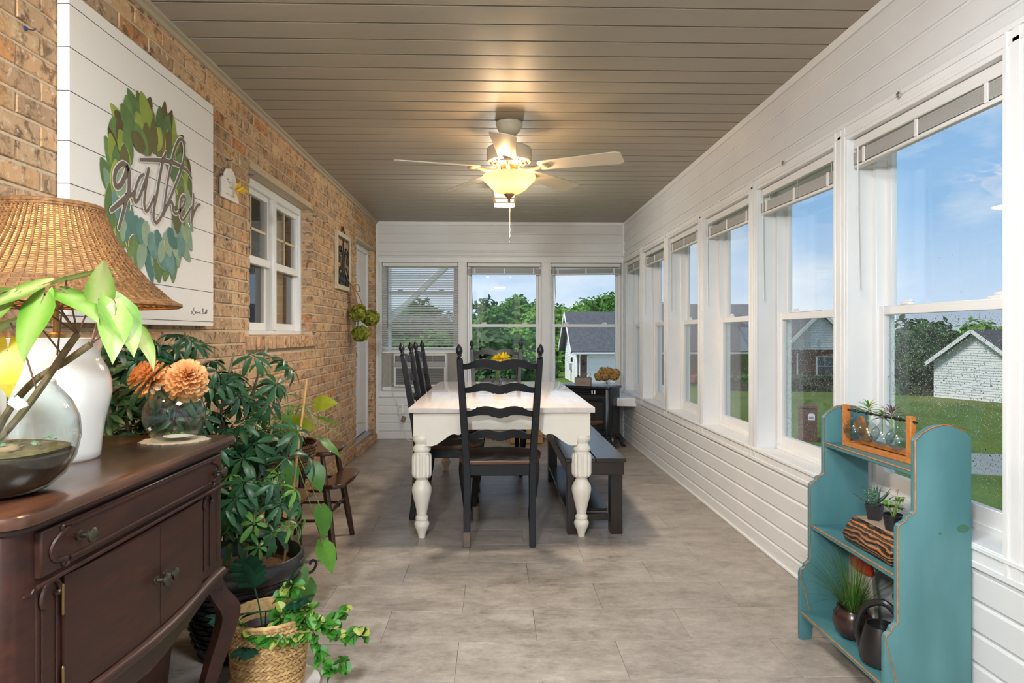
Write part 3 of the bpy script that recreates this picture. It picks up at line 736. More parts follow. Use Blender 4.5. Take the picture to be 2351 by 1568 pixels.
for (a_, b_) in ((-.435, -.305), (.305, .415)):
    m = MB(); n_ = 22
    m.band([(a_+(b_-a_)*i/n_, -.03+(.008 if i % 2 else 0)) for i in range(n_+1)], [(a_+(b_-a_)*i/n_, -.024+(.008 if i % 2 else 0)) for i in range(n_+1)], 'z', -.0, .385); m.build('accordion_panel', ACR, AC, 0, 10)
part('mounting_rail', AC, VINYL, (-.435, .42, -.035, .0, .385, .40), (-.435, .42, -.035, .0, -.045, -.004), bevel=.002)
CORD = M('white_cord', lin('#d9d6cf'), .5)
AO = thing('wall_outlet', 'white electrical outlet on the siding below the air conditioner', 'outlet', (-1.075, D-.0125, .345))
part('plate', AO, VINYL, (-.036, .036, -.008, 0, -.058, .058), bevel=.003)
for z_ in (-.024, .024): part('socket', AO, M('socket_face', lin('#c9c6c0'), .4), (-.017, .017, -.011, -.006, z_-.016, z_+.016), bevel=.003)
PC = thing('power_cord', 'white power cord with brown plug block hanging below the air conditioner', 'cord', (0, 0, 0))
MB().tube(spline([(-1.13, D-.05, .68), (-1.165, D-.06, .60), (-1.15, D-.04, .50), (-1.11, D-.035, .42), (-1.09, D-.04, .35), (-1.06, D-.05, .22), (-1.04, D-.08, .12), (-1.0, D-.12, .03), (-.93, D-.16, .006), (-.75, D-.2, .006)], 6), .005, 6).build('cable', CORD, PC)
m = MB().obox((-1.035, D-.06, .235), (.045, .03, .065), Matrix.Rotation(.3, 3, 'Y')); m.build('plug_block', M('brown_plug', lin('#7d6558'), .5), PC, .004)
part('plug', PC, CORD, (-1.092, -1.06, D-.05, D-.0225, .285, .335), bevel=.004)
# crate of pale wood below the back window
CRW = wood('pale_wood', '#b98a52', '#d8ab73', .6, 3, (8,1,8))
CR = thing('wooden_crate', 'pale wooden crate standing under the back window behind the table', 'crate', (.34, 7.25, 0))
for k in range(3): 
    part('slat', CR, CRW, (-.17, .17, -.12, -.105, .01+k*.085, .085+k*.085), bevel=.002); part('slat', CR, CRW, (-.17, .17, .105, .12, .01+k*.085, .085+k*.085), bevel=.002)
for q in (-.18, .165): part('end_panel', CR, CRW, (q, q+.015, -.12, .12, 0, .27), bevel=.002)

# ---------------------------------------------------------------- blinds
BLN = M('blind_white', (.74,.73,.72,1), .45); SLT = M('blind_slat_edge', (.60,.59,.58,1), .4); CLR = thinglass('clear_plastic', (.9,.9,.9,1), 1.0); WND = M('smoky_wand', (.22,.22,.21,1), .3)
def raised_blind(label, loc, rz, w_, tilt=0, wand=-1, drop=.0, gap=.012):
    b = thing('window_blind', label, 'blind', loc, rz, 'raised white mini blinds'); h = w_/2-.006
    part('headrail', b, BLN, (-h, h, .006, .034, -.044, -.002), bevel=.004)
    m = MB(); z = -.046-gap-drop
    for k in range(15): m.box(-h+.004, h-.004, .004, .032, z-.003-k*.0034, z-.0012-k*.0034)
    T_ = Matrix.Rotation(tilt, 4, 'Y')
    c = Matrix.Translation((0,0,z)) @ T_ @ Matrix.Translation((0,0,-z)); m.xf(c)
    tag(m.build('slat_stack', SLT, b), kind='stuff')
    m = MB().box(-h+.004, h-.004, .004, .032, z-.069, z-.054).xf(c); m.build('bottom_rail', BLN, b, .004)
    for q in (-.8, 0, .8):
        m = MB().box(q*h-.008, q*h+.008, .0, .005, z-.058, z+.004).xf(c); m.build('ladder_tape', BLN, b, .001)
        MB().tube([(q*h, .02, -.044), (q*h, .02, z)], .0012, 4).build('lift_cord', BLN, b)
    MB().tube([(wand*(h-.045), .0, -.04), (wand*(h-.045)+.004, -.002, -.3), (wand*(h-.045)+.02, -.004, -.62)], .0035, 6).build('wand', WND if rz == 0 else BLN, b)
    return b
names = ['raised white mini blind in the window next to the back right corner', 'raised white mini blind in the second window from the back right corner', 'raised white mini blind in the third window from the back right corner', 'raised white mini blind in the fourth window from the back right corner',
         'raised white mini blind in the window left of the teal shelf', 'raised white mini blind in the large window behind the teal shelf']
for i in range(6):
    y0, y1 = ROP[i]; raised_blind(names[i], (XR+.004, (y0+y1)/2, WZ1), -PI/2, y1-y0, tilt=(.0, .012, .004, .012, .016, -.006)[i], gap=(.012,.03,.012,.034,.040,.008)[i])
for i, (x0, x1), tl_, lb in ((1, BOP[1], -.0, 'raised white mini blind in the middle back window'), (2, BOP[2], -.011, 'raised white mini blind in the right back window above the stove')):
    raised_blind(lb, ((x0+x1)/2, D+.004, WZ1), 0, x1-x0, tilt=tl_, gap=.02)
x0, x1 = BOP[0]
b = thing('window_blind', 'lowered white mini blind in the left back window over the air conditioner', 'blind', ((x0+x1)/2, D+.012, WZ1)); h = (x1-x0)/2-.006
part('headrail', b, BLN, (-h, h, -.012, .016, -.044, -.002), bevel=.004)
sl = MB().prism([(-.0115, -.0060), (0, .0004), (.0115, .0060), (.0115, .0070), (0, .0016), (-.0115, -.0050)], 'x', -h, h).mesh('slat', BLN)
z = -.06
while z > -.955: link('slat', sl, b, (0, .002, z)); z -= .0205
part('bottom_rail', b, BLN, (-h, h, -.010, .014, -.985, -.968), bevel=.003)
for q in (-.75, 0, .75): MB().tube([(q*h, -.012, -.044), (q*h, -.012, -.97)], .001, 4).build('ladder_cord', BLN, b)
MB().tube([(-h+.06, -.016, -.04), (-h+.06, -.018, -.75)], .0035, 6).build('wand', WND, b)
# small clear hooks on the head casing
for i in range(6):
    y0, y1 = ROP[i]
    o = MB().lathe([(.0,0),(.010,.002),(.011,.008),(.006,.012),(.0,.013)], n=12); o.xf(Matrix.Rotation(-PI/2, 4, 'Y'))
    o = o.build('casing_hook', CHROME if i > 3 else VINYL, None, loc=(XR-.0205, (y0+y1)/2+.05, WZ1+.055))
    tag(o, 'small clear knob hook on the casing above the %s right-hand window' % ('corner', 'second', 'third', 'fourth', 'fifth', 'nearest')[i], 'hook', 'clear hooks above the windows')
# ---------------------------------------------------------------- ceiling fan
def disk(name, loc, energy, color, parent, size):
    d_ = bpy.data.lights.new(name, 'AREA'); d_.shape = 'DISK'; d_.size = size; d_.energy = energy; d_.color = color
    o = bpy.data.objects.new(name, d_); COL.objects.link(o); o.parent = parent; o.location = loc; return o
FW = M('antique_white_enamel', lin('#cfc3ad'), .4); FBL = M('fan_blade_white', lin('#d8cdbb'), .38, var=.03, vs=3)
FN = thing('ceiling_fan', 'cream five-blade ceiling fan with a lit frosted glass bowl', 'ceiling fan', (.087, 3.985, ZC-.0008))
MB().lathe([(.0,-.078),(.022,-.078),(.026,-.074),(.045,-.071),(.062,-.055),(.074,-.034),(.080,-.016),(.083,-.014),(.083,-.009),(.078,-.007),(.078,0)], n=32).build('canopy', FW, FN)
MB().lathe([(.0125,-.20),(.0125,-.07)], n=14).build('downrod', FW, FN)
MB().lathe([(.0,-.262),(.055,-.262),(.06,-.248),(.105,-.248),(.13,-.238),(.137,-.222),(.137,-.165),(.132,-.156),(.118,-.148),(.06,-.142),(.02,-.136),(.0,-.136)], n=40).build('motor_housing', FW, FN)
vm = MB(); 
for k in range(30):
    an = 2*PI*k/30
    for r_, dr in ((.088, .014), (.110, .010)):
        vm.obox((r_*math.cos(an), r_*math.sin(an), -.2485), (dr, .007, .004), Matrix.Rotation(an, 3, 'Z'))
tag(vm.build('vent_slots', M('vent_dark', (.05,.04,.03,1), .8), FN), kind='stuff')
MB().lathe([(.058,-.33),(.058,-.290),(.052,-.286),(.052,-.26)], n=28).build('switch_housing', M('brushed_gold', lin('#b79a62'), .35, .6), FN)
BZ = -.275
bl = MB().prism([(.20,-.052),(.66,-.075),(.69,-.06),(.695,.05),(.67,.072),(.20,.052),(.185,.03),(.185,-.03)], 'z', -.003, .003)
bl.xf(Matrix.Translation((0,0,BZ)) @ Matrix.Rotation(math.radians(-13), 4, 'X')); blm = bl.mesh('blade', FBL, .0015)
arm = MB(); arm.tube(spline([(.06,0,BZ-.012),(.10,0,BZ-.022),(.15,0,BZ-.020),(.20,0,BZ-.008)], 5), [.011]*16, 8)
arm.blob((.225,0,BZ-.009), (.035,.038,.007), 1, .05); armm = arm.mesh('blade_arm', M('cream_bracket', lin('#cdb68d'), .4), 0, 60)
for an in (-94, -22, 50, 122, 194):
    bo = link('blade', blm, FN, rot=(0, 0, math.radians(an))); link('blade_arm', armm, bo)
bw = NT('frosted_bowl_glass'); bw.set(Roughness=.5); bw.col(lin('#f0dcb0'))
bw.b.inputs['Emission Color'].default_value = (1, .68, .32, 1); bw.b.inputs['Emission Strength'].default_value = FAN_BOWL*.055
trl = bw.n('BsdfTranslucent'); trl.inputs[0].default_value = (.14,.105,.06,1); mx = bw.n('MixShader'); mx.inputs[0].default_value = .55
bw.l(bw.b.outputs[0], mx.inputs[1]); bw.l(trl.outputs[0], mx.inputs[2]); bw.l(mx.outputs[0], bw.out.inputs[0])
MB().lathe([(.158,-.322),(.162,-.335),(.156,-.350),(.138,-.366),(.118,-.386),(.098,-.406),(.070,-.424),(.035,-.433),(.0,-.435)], n=48, cap=False).build('glass_bowl', bw.m, FN)
MB().lathe([(.0,-.486),(.006,-.483),(.009,-.473),(.007,-.464),(.018,-.450),(.032,-.438),(.032,-.434),(.0,-.432)], n=20).build('bowl_finial', M('bronze_finial', lin('#8a6a48'), .4, .5), FN)
MB().tube([(.004,0,-.485), (.004,0,-.61)], .0016, 5).build('pull_chain', M('chain_gold', lin('#b58a4a'), .4, .7), FN)
MB().tube([(.004,0,-.61), (.004,0,-.70)], .0012, 5).build('pull_cord', CORD, FN)
for z_ in (-.615, -.70): MB().lathe([(.002,-.02),(.006,-.016),(.006,.010),(.002,.014)], (.004,0,z_), 10).build('cord_toggle', CLR, FN)
bulbm = emis('warm_bulb', (1,.72,.38,1), 5)
for k, an in enumerate((205, 325, 85)):
    x_, y_ = .062*math.cos(math.radians(an)), .062*math.sin(math.radians(an))
    MB().blob((x_, y_, -.372), (.018,.018,.022), 1, 0).build('bulb', bulbm, FN)
    light('bulb_light', 'POINT', (x_*1.15, y_*1.15, -.345), FAN_BULB, (1,.66,.34), FN, .022)
disk('bowl_light', (0,0,-.49), FAN_DOWN, (1,.86,.68), FN, .2)
# lit lantern further back
LT = thing('ceiling_lantern', 'lit square glass lantern on the ceiling behind the fan', 'ceiling light', (.083, 5.575, ZC-.0008))
lg = NT('lantern_glass'); lg.set(Roughness=.4); lg.col(lin('#fff0d0')); lg.b.inputs['Emission Color'].default_value = (1,.80,.50,1); lg.b.inputs['Emission Strength'].default_value = 1.3
def sq(r, z): return [(-r,-r,z),(r,-r,z),(r,r,z),(-r,r,z)]
T4, B4 = sq(.108, -.03), sq(.080, -.185)
part('ceiling_plate', LT, FW, (-.11, .11, -.11, .11, -.03, 0), bevel=.004)
for k in range(4):
    n_ = (k+1) % 4
    MB().bar(T4[k], B4[k], .012).build('corner_bar', FW, LT, .001)
    for A in (B4, [tuple(T4[i][j]*.25+B4[i][j]*.75 for j in range(3)) for i in range(4)]): MB().bar(A[k], A[n_], .010).build('frame_bar', FW, LT, .001)
    q = [Vector(T4[k]), Vector(T4[n_]), Vector(B4[n_]), Vector(B4[k])]; q = [Vector((v_.x*.97, v_.y*.97, v_.z)) for v_ in q]
    MB().add(q+[Vector((v_.x*.95, v_.y*.95, v_.z)) for v_ in q], [(0,1,2,3),(7,6,5,4),(0,4,5,1),(1,5,6,2),(2,6,7,3),(3,7,4,0)]).build('pane', lg.m, LT)
MB().add(sq(.079,-.183)+sq(.079,-.180), [(0,1,2,3),(7,6,5,4),(0,4,5,1),(1,5,6,2),(2,6,7,3),(3,7,4,0)]).build('pane', lg.m, LT)
light('lantern_light', 'POINT', (0,0,-.26), LANTERN, (1,.93,.82), LT, .07)
# unseen panel and globe, added above and behind the camera to brighten the room
F2 = thing('fill_panel', 'added square fill panel, unseen on the ceiling just above the camera', 'ceiling light', (.08, 1.0, ZC-.0008))
part('panel_frame', F2, FW, (-.32, -.30, -.32, .32, -.03, 0), (.30, .32, -.32, .32, -.03, 0), (-.30, .30, -.32, -.30, -.03, 0), (-.30, .30, .30, .32, -.03, 0), bevel=.003)
part('diffuser', F2, emis('fill_panel_white', (1,.95,.88,1), 1.0, lin('#f2ead8')), (-.30, .30, -.30, .30, -.018, -.012))
d_ = bpy.data.lights.new('fill_panel_light', 'AREA'); d_.shape = 'SQUARE'; d_.size = .58; d_.energy = FILL_PANEL; d_.color = (.90,.96,1)
o = bpy.data.objects.new('fill_panel_light', d_); COL.objects.link(o); o.parent = F2; o.location = (0,0,-.022)
# fill globe added out of view, lifts the upper walls and ceiling
F3 = thing('fill_globe', 'added white fill globe hanging unseen behind the camera by the brick wall', 'ceiling light', (-.74, -.75, ZC-.0008))
MB().lathe([(.06,-.025),(.065,-.02),(.065,0)], n=24).build('canopy', FW, F3); MB().tube([(0,0,-.02),(0,0,-.30)], .006, 8).build('rod', FW, F3)
MB().lathe([(.15*math.sin(PI*k/20), -.45-.15*math.cos(PI*k/20)) for k in range(21)], n=32, cap=False).build('globe', emis('fill_globe_white', (.88,.95,1,1), FILL_GLOBE/(4*PI*PI*.15*.15), lin('#f4f2ee')), F3)

# ---------------------------------------------------------------- sideboard
SW = NT('dark_mahogany'); SW.set(Roughness=.45, Specular_IOR_Level=.35, Coat_Weight=.08, Coat_Roughness=.25); v = SW.coord((7, 1.1, 7)); n1 = SW.noise(v, 3, 6, .6, .5); n2 = SW.noise(v, 18, 4)
m_ = SW.mix(.35, n1, n2); SW.col(SW.ramp(m_, [(.3, lin('#1f100d')), (.55, lin('#351a13')), (.75, lin('#4a2618'))])); SW.bump(n2, .06, .002); SWD = SW.m
SW2 = NT('worn_mahogany_top'); SW2.set(Roughness=.28, Coat_Weight=.4, Coat_Roughness=.15); v = SW2.coord((7, 1.0, 7)); n1 = SW2.noise(v, 2.2, 6, .6, .5)
SW2.col(SW2.ramp(n1, [(.3, lin('#2c1811')), (.55, lin('#4a2d1e')), (.78, lin('#6e452d'))])); SWT = SW2.m
SB = thing('sideboard', 'antique dark mahogany sideboard with cabriole legs against the brick wall', 'sideboard', (-1.05, 1.53, 0))
# local: front faces +x at x=.26, y from -.44 (near end) to .43
FX = .255
def top_poly(e, c=.05):
    xa, xb, ya, yb = -.28-e, FX+.028+e, -.452-e, .452+e
    return [(xa,ya),(xb-c,ya),(xb-c*.45,ya+c*.12),(xb-c*.12,ya+c*.45),(xb,ya+c),(xb,yb-.02),(xb-.012,yb),(xa,yb)]
m = MB().prism(top_poly(0), 'z', .878, .90); m.build('top', SWT, SB, .007, seg=2)
m = MB().prism(top_poly(-.012), 'z', .866, .8785); m.build('top_moulding', SWD, SB, .004)
CP = [(-.27,-.435),(FX-.05,-.435),(FX-.02,-.428),(FX-.006,-.412),(FX,-.385),(FX,.385),(FX-.006,.412),(FX-.02,.428),(FX-.05,.432),(-.27,.432)]
m = MB().prism(CP, 'z', .475, .8665); m.build('carcass', SWD, SB, .003)
def fr_(y): return FX+.020*max(0, math.cos(y/.33*PI/2))**1.0*1 if abs(y) < .33 else FX
# drawer
dr = part('drawer', SB, SWD, (FX-.005, FX+.012, -.375, .375, .775, .858), bevel=.003)
def on_front(pts, r_, nm, par, mat=SWD, x=FX+.013, n=6, res=5):
    MB().tube(spline([(x, p, q) for p, q in pts], res), r_, n).build(nm, mat, par)
def knob(par, y, z, x):
    k = MB().lathe([(.010,0),(.010,.004),(.0055,.006),(.0050,.018),(.0075,.021),(.0135,.024),(.0140,.029),(.009,.033),(.0,.034)], n=18, flute=9); k.xf(Matrix.Rotation(PI/2, 4, 'Y')); k.build('knob', BRONZE, par, loc=(x, y, z))
knob(dr, -.275, .822, FX+.012); knob(dr, .325, .815, FX+.012)
for s in (-1, 1):
    e = .30*s
    on_front([(e, .851), (e+.018*s, .853), (e+.022*s, .845), (e+.013*s, .840)], .0035, 'scroll', dr)
    on_front([(e+.004*s, .846), (e+.030*s, .838), (e+.052*s, .820), (e+.042*s, .797), (e+.010*s, .790)], .004, 'scroll', dr)
    on_front([(e+.012*s, .791), (e+.020*s, .785), (e+.014*s, .778), (e+.004*s, .781)], .0035, 'scroll', dr)
on_front([(-.30, .850), (.30, .850)], .0035, 'bead', dr, res=1); on_front([(-.30, .788), (.30, .788)], .0035, 'bead', dr, res=1)
on_front([(-.385, .766), (.385, .766)], .004, 'bead', SB, res=1)
# two bowed doors
for (a_, b_, hy, ky) in ((-.307, -.001, -.307, -.018), (.001, .248, .248, .022)):
    m = MB(); n_ = 14
    m.band([(FX+.004+.022*math.cos((a_+(b_-a_)*i/n_)/.33*PI/2*.98), a_+(b_-a_)*i/n_) for i in range(n_+1)], [(FX-.02, a_+(b_-a_)*i/n_) for i in range(n_+1)], 'z', .528, .757)
    d_ = m.build('door', SWD, SB, .0, 30)
    knob(d_, ky, .640, FX+.024)
    for z_ in (.565, .715): MB().lathe([(.0,-.030),(.0025,-.027),(.0030,-.024),(.0030,.024),(.0025,.027),(.0,.030)], (FX+.007, hy+(-.004 if hy < 0 else .004), z_), 10).build('hinge', BRASS, d_)
# scrolled side panels and corner niches
for s, c_ in ((-1, -.338), (1, .305)):
    on_front([(c_-.014, .716), (c_-.021, .720), (c_-.025, .732), (c_-.020, .747), (c_-.006, .757), (c_+.010, .757), (c_+.022, .748), (c_+.025, .736), (c_+.018, .730), (c_+.013, .735)], .0042, 'scroll', SB, x=FX+.003)
    on_front([(c_+.018, .73), (c_+.018, .555), (c_-.020, .552), (c_-.020, .72)], .0025, 'bead', SB, x=FX+.001, res=1)
for s in (1, -1):
    on_front([(.372*s, .55), (.372*s, .74), (.385*s, .752), (.400*s, .755)], .0035, 'bead', SB, x=FX-.001, res=4)
    on_front([(.372*s, .55), (.376*s, .53), (.39*s, .52), (.41*s, .518)], .0035, 'bead', SB, x=FX-.003, res=4)
# serpentine bottom rail and shaped apron
def bow(y): return FX+.004+.026*math.cos(max(-1, min(1, y/.36))*PI/2)**1.5
m = MB(); n_ = 40; ys = [-.40+.80*i/n_ for i in range(n_+1)]
for i in range(n_):
    pass
pr = [(0,.497),(.010,.500),(.016,.507),(.016,.516),(.010,.523),(0,.525)]
m.grid(lambda u, v_: (bow(-.40+.80*u)-.004+pr[int(round(v_*5))][0], -.40+.80*u, pr[int(round(v_*5))][1]+.0), 40, 5); m.build('bottom_rail', SWD, SB, 0, 60)
def apz(y): return interp([(0,.425),(.06,.43),(.12,.44),(.17,.452),(.185,.445),(.20,.455),(.30,.478),(.345,.482),(.36,.472),(.40,.455)], abs(y))
m = MB().band([(y, .50) for y in ys], [(y, apz(y)) for y in ys], 'x', FX-.012, FX+.004); m.build('apron', SWD, SB, 0, 30)
part('apron', SB, SWD, (-.26, FX-.03, .405, .425, .43, .50), (-.26, FX-.03, -.425, -.405, .43, .50), bevel=.002)
for (lx, ly, ox, oy) in ((FX-.03, .40, 1, 1), (FX-.03, -.40, 1, -1), (-.24, .40, -.2, 1), (-.24, -.40, -.2, -1)):
    pts = spline([(lx, ly, .50), (lx+.010*ox, ly+.010*oy, .45), (lx+.032*ox, ly+.034*oy, .395), (lx+.030*ox, ly+.030*oy, .34), (lx+.006*ox, ly+.002*oy, .24), (lx-.012*ox, ly-.020*oy, .14), (lx-.008*ox, ly-.014*oy, .05), (lx+.012*ox, ly+.008*oy, .012), (lx+.016*ox, ly+.012*oy, .0)], 5)
    tab = [(0,.032),(.14,.033),(.25,.040),(.36,.034),(.6,.024),(.85,.018),(1,.022)]
    MB().tube(pts, [interp(tab, i/(len(pts)-1)) for i in range(len(pts))], 4).build('leg', SWD, SB, .006)

# ---------------------------------------------------------------- table lamp
LM = thing('table_lamp', 'white ceramic table lamp with a flared brown wicker shade, lit', 'lamp', (-1.05, 1.60, .9))
CER = M('white_glazed_ceramic', (.80,.78,.74,1), .08, Coat_Weight=.5)
MB().lathe([(.0,.0),(.088,.0),(.092,.005),(.093,.02),(.095,.045),(.101,.088),(.111,.13),(.116,.16),(.115,.185),(.108,.213),(.097,.234),(.091,.248),(.091,.260),(.097,.275),(.107,.289),(.103,.291),(.06,.286),(.0,.284)], n=48).build('base', CER, LM)
MB().lathe([(.018,.284),(.018,.30),(.007,.305),(.007,.42),(.016,.422),(.016,.455),(.0,.457)], n=16).build('neck', BRASS, LM)
S0, S1 = .372, .605
def shr(t): return interp([(0,.274),(.07,.250),(.25,.206),(.45,.168),(.7,.132),(.9,.112),(1,.104)], t)
lin_ = NT('shade_lining'); lin_.set(Roughness=.8); lin_.col(lin('#e8cfa6')); tr_ = lin_.n('BsdfTranslucent'); tr_.inputs[0].default_value = (.85,.66,.38,1); mxx = lin_.n('MixShader'); mxx.inputs[0].default_value = .5
lin_.l(lin_.b.outputs[0], mxx.inputs[1]); lin_.l(tr_.outputs[0], mxx.inputs[2]); lin_.l(mxx.outputs[0], lin_.out.inputs[0])
SHC = (-.014, .006)
m = MB().lathe([(shr(t/16)-.008, S0+.004+(S1-S0-.008)*t/16) for t in range(17)], (SHC[0], SHC[1], 0), 64, cap=False); m.build('shade_lining', lin_.m, LM)
WK = NT('brown_wicker'); WK.set(Roughness=.7); v = WK.coord(); WK.col(WK.ramp(WK.noise(v, 90, 3), [(.3, lin('#5a381a')), (.7, lin('#93683a'))])); WKM = WK.m
wv = MB(); NR = 66; rows = 46
def shade_pt(a_, t, off): r_ = shr(t)+off; return (SHC[0]+r_*math.cos(a_), SHC[1]+r_*math.sin(a_), S0+(S1-S0)*t)
for j in range(rows+1):
    t = j/rows; th = .0031 if (t < .24 or t > .955) else .0016
    pts = [shade_pt(2*PI*i/(NR*2), t, .0028*(1 if (i+j) % 2 else -1)) for i in range(NR*2)]
    wv.tube(pts, th, 4, closed=True)
for i in range(NR):
    wv.tube([shade_pt(2*PI*i/NR, k/12, 0) for k in range(13)], .0036, 4)
sh = wv.build('shade', WKM, LM, 0, 70)
for t, r_ in ((0, .006), (1, .006), (.03, .004), (.97,.004)):
    MB().tube([shade_pt(2*PI*i/64, t, .002) for i in range(64)], r_, 6, closed=True).build('shade_rim', WKM, sh)
light('lamp_bulb', 'POINT', (SHC[0], SHC[1], .50), LAMP_W, (1,.62,.28), LM, .03)
MB().blob((SHC[0]*.5, SHC[1]*.5, .495), (.028,.028,.036), 1, 0).build('bulb', emis('lamp_bulb_glow', (1,.70,.36,1), 12), LM)
# ---------------------------------------------------------------- terrarium bowl with arrowhead plant
ARW = NT('arrowhead_leaf'); ARW.set(Roughness=.38); v = ARW.coord((1,1,1)); sxy = ARW.n('SeparateXYZ'); ARW.l(v, sxy.inputs[0]); ab = ARW.n('Math', operation='ABSOLUTE'); ARW.l(sxy.outputs['Y'], ab.inputs[0])
nzz = ARW.noise(v, 40, 4); ad = ARW.n('Math', operation='MULTIPLY_ADD'); ARW.l(nzz, ad.inputs[0]); ad.inputs[1].default_value = .022; ARW.l(ab.outputs[0], ad.inputs[2])
cl = ARW.ramp(ad.outputs[0], [(.022, lin('#a3ad70')), (.036, lin('#87a14c')), (.055, lin('#5c8030'))]); oi = ARW.n('ObjectInfo'); c2 = ARW.mix(ARW.ramp(oi.outputs['Random'], [(.45, (0,0,0,1)), (.75, (.8,.8,.8,1))]), cl, lin('#5d9a26')); ARW.col(c2)
tr_ = ARW.n('BsdfTranslucent'); ARW.l(c2, tr_.inputs[0]); mxx = ARW.n('MixShader'); mxx.inputs[0].default_value = .16; ARW.l(ARW.b.outputs[0], mxx.inputs[1]); ARW.l(tr_.outputs[0], mxx.inputs[2]); ARW.l(mxx.outputs[0], ARW.out.inputs[0]); ARWM = ARW.m
YLW = leafm('yellowed_leaf', '#d9c92e', '#e6d84a', .4, .4)
def arrow_leaf(mat, L_=.15, W_=.085, droop=.25, name='leaf'):
    """arrowhead outline, lobes behind the petiole joint at the origin; local x along the leaf"""
    shp = [(-.30, .30), (-.22, .50), (-.10, .72), (.05, .98), (.2, 1.0), (.4, .86), (.6, .64), (.8, .34), (.93, .12), (1.0, .01)]
    m = MB(); n_ = 5; o = len(m.v)
    for (t, w_) in shp:
        for j in range(-n_, n_+1):
            u = j/n_; tt = t if abs(u) > .0 or t > 0 else t
            back = (1-abs(u)*2.2) if t < 0 else 0
            x = (t-(t*max(0, back) if t < 0 else 0))*L_; y = u*w_*W_/2
            z = -droop*L_*max(0, t)**2*.6+abs(u)*.035*W_*w_-.02*L_*math.sin(PI*t*2)*abs(u)
            m.v.append((x, y, z))
    wd = 2*n_+1
    for i in range(len(shp)-1):
        for j in range(wd-1): m.f.append((o+i*wd+j, o+i*wd+j+1, o+(i+1)*wd+j+1, o+(i+1)*wd+j))
    return m.mesh(name, mat, 0, 70)
def aim(d, roll=0):
    d = Vector(d).normalized(); up = Vector((0,0,1)); y = up.cross(d)
    if y.length < 1e-3: y = Vector((0,1,0))
    y.normalize(); z = d.cross(y); M_ = Matrix((d, y, z)).transposed() @ Matrix.Rotation(roll, 3, 'X'); return M_.to_euler()
BWC = (-.925, 1.25, .9)
BOWL = thing('glass_terrarium', 'large round glass bowl of soil with an arrowhead plant on the sideboard', 'terrarium', BWC)
bp = [(.0,.0),(.05,.0),(.080,.010),(.105,.032),(.122,.065),(.130,.105),(.127,.140),(.115,.170),(.100,.190),(.090,.202),(.090,.208)]
MB().lathe(bp+[(r_-.0025 if r_ > .01 else 0, z_+(.003 if i > 6 else 0)) for i, (r_, z_) in reversed(list(enumerate(bp)))], n=56, cap=False).build('bowl', VGLASS, BOWL)
MB().blob((0,0,.080), (.112,.112,.010), 5, .2, 3).build('moss', M('brown_green_moss', lin('#6a5c36'), .95, var=.5, vs=40, bump=.8, bs=120), BOWL)
MB().blob((.035,-.035,.090), (.024,.018,.011), 2, .1).build('stone', M('tan_stone', lin('#9a7a58'), .7), BOWL)
SOIL = M('dark_wet_soil', lin('#2e2417'), .8, var=.5, vs=30, bump=.6, bs=90)
MB().lathe([(.0,.004),(.048,.004),(.077,.014),(.101,.035),(.117,.066),(.119,.075),(.06,.082),(.0,.080)], n=40).build('soil', SOIL, BOWL)
PB = leafm('terrarium_cover_leaf', '#6f9a78', '#a9c79a', .5, .2); RP = random.Random(21)
me = MB().leaf((0,0,0), (1,0,.2), (0,0,1), .012, .011, .2, .2, 3).mesh('cover_leaf', PB)
for k in range(34):
    an = RP.uniform(-2.2, .6); rr = RP.uniform(.03, .095); o = link('cover_leaf', me, BOWL, (rr*math.cos(an), rr*math.sin(an), .082+RP.uniform(0, .018))); o.rotation_euler = (RP.uniform(-.5,.5), RP.uniform(-.6,.2), RP.uniform(0,6.3))
TW = M('brown_plant_stem', lin('#6a5a3c'), .8, var=.4, vs=60, bump=.5, bs=150)
PTO = M('purple_petiole', lin('#6b4a36'), .5)
stems = [[(-.02,-.02,.07),(.03,-.01,.13),(.07,.0,.19),(.11,.01,.26),(.135,.015,.30)], [(-.04,.02,.07),(.0,.02,.15),(.05,.02,.21),(.10,.03,.245),(.15,.03,.28)], [(-.05,-.04,.07),(-.03,-.03,.16),(.0,-.02,.22)]]
for sp in stems: MB().tube(spline(sp, 6), .0065, 7).build('stem', TW, BOWL)
alm = [arrow_leaf(ARWM, .155, .11, .35), arrow_leaf(ARWM, .135, .085, .5)]
ylm = arrow_leaf(YLW, .13, .09, .4)
LV = [  # attach, leaf joint, direction, size, mesh
 ((.135,.015,.30), (.02,-.04,.375), (-.95,-.15,-.10), 1.05, 0), ((.135,.015,.30), (.085,-.03,.385), (-.7,-.5,-.35), 1.0, 0), ((.135,.015,.30), (.135,-.02,.375), (.75,-.3,-.35), .85, 0),
 ((.135,.015,.30), (.11,-.05,.355), (-.15,-.5,-1), .95, 0), ((.15,.03,.28), (.215,.0,.355), (.55,-.3,-.75), .95, 0), ((.15,.03,.28), (.225,-.02,.335), (.25,-.55,-.95), .9, 1),
 ((.15,.03,.28), (.235,.02,.315), (.75,-.2,-.75), .95, 1), ((.135,.015,.30), (.19,-.01,.365), (.2,-.2,.9), .8, 1), ((.11,.01,.26), (.05,-.05,.36), (-.4,-.5,-.7), .9, 1),
 ((.0,-.02,.22), (-.06,-.05,.255), (.1,-.75,-.35), .9, 1), ((.0,-.02,.22), (-.02,-.06,.235), (.35,-.8,-.25), .7, 1), ((.07,.0,.19), (.05,-.04,.32), (-.8,-.2,-.4), .7, 1),
 ((.15,.03,.28), (.15,.07,.345), (.35,.1,-.6), .8, 2), ((.0,.02,.15), (.03,-.02,.27), (.15,-.3,-1), .9, 2), ((.1,.01,.26), (.13,-.01,.40), (.5,.2,.25), .8, 0)]
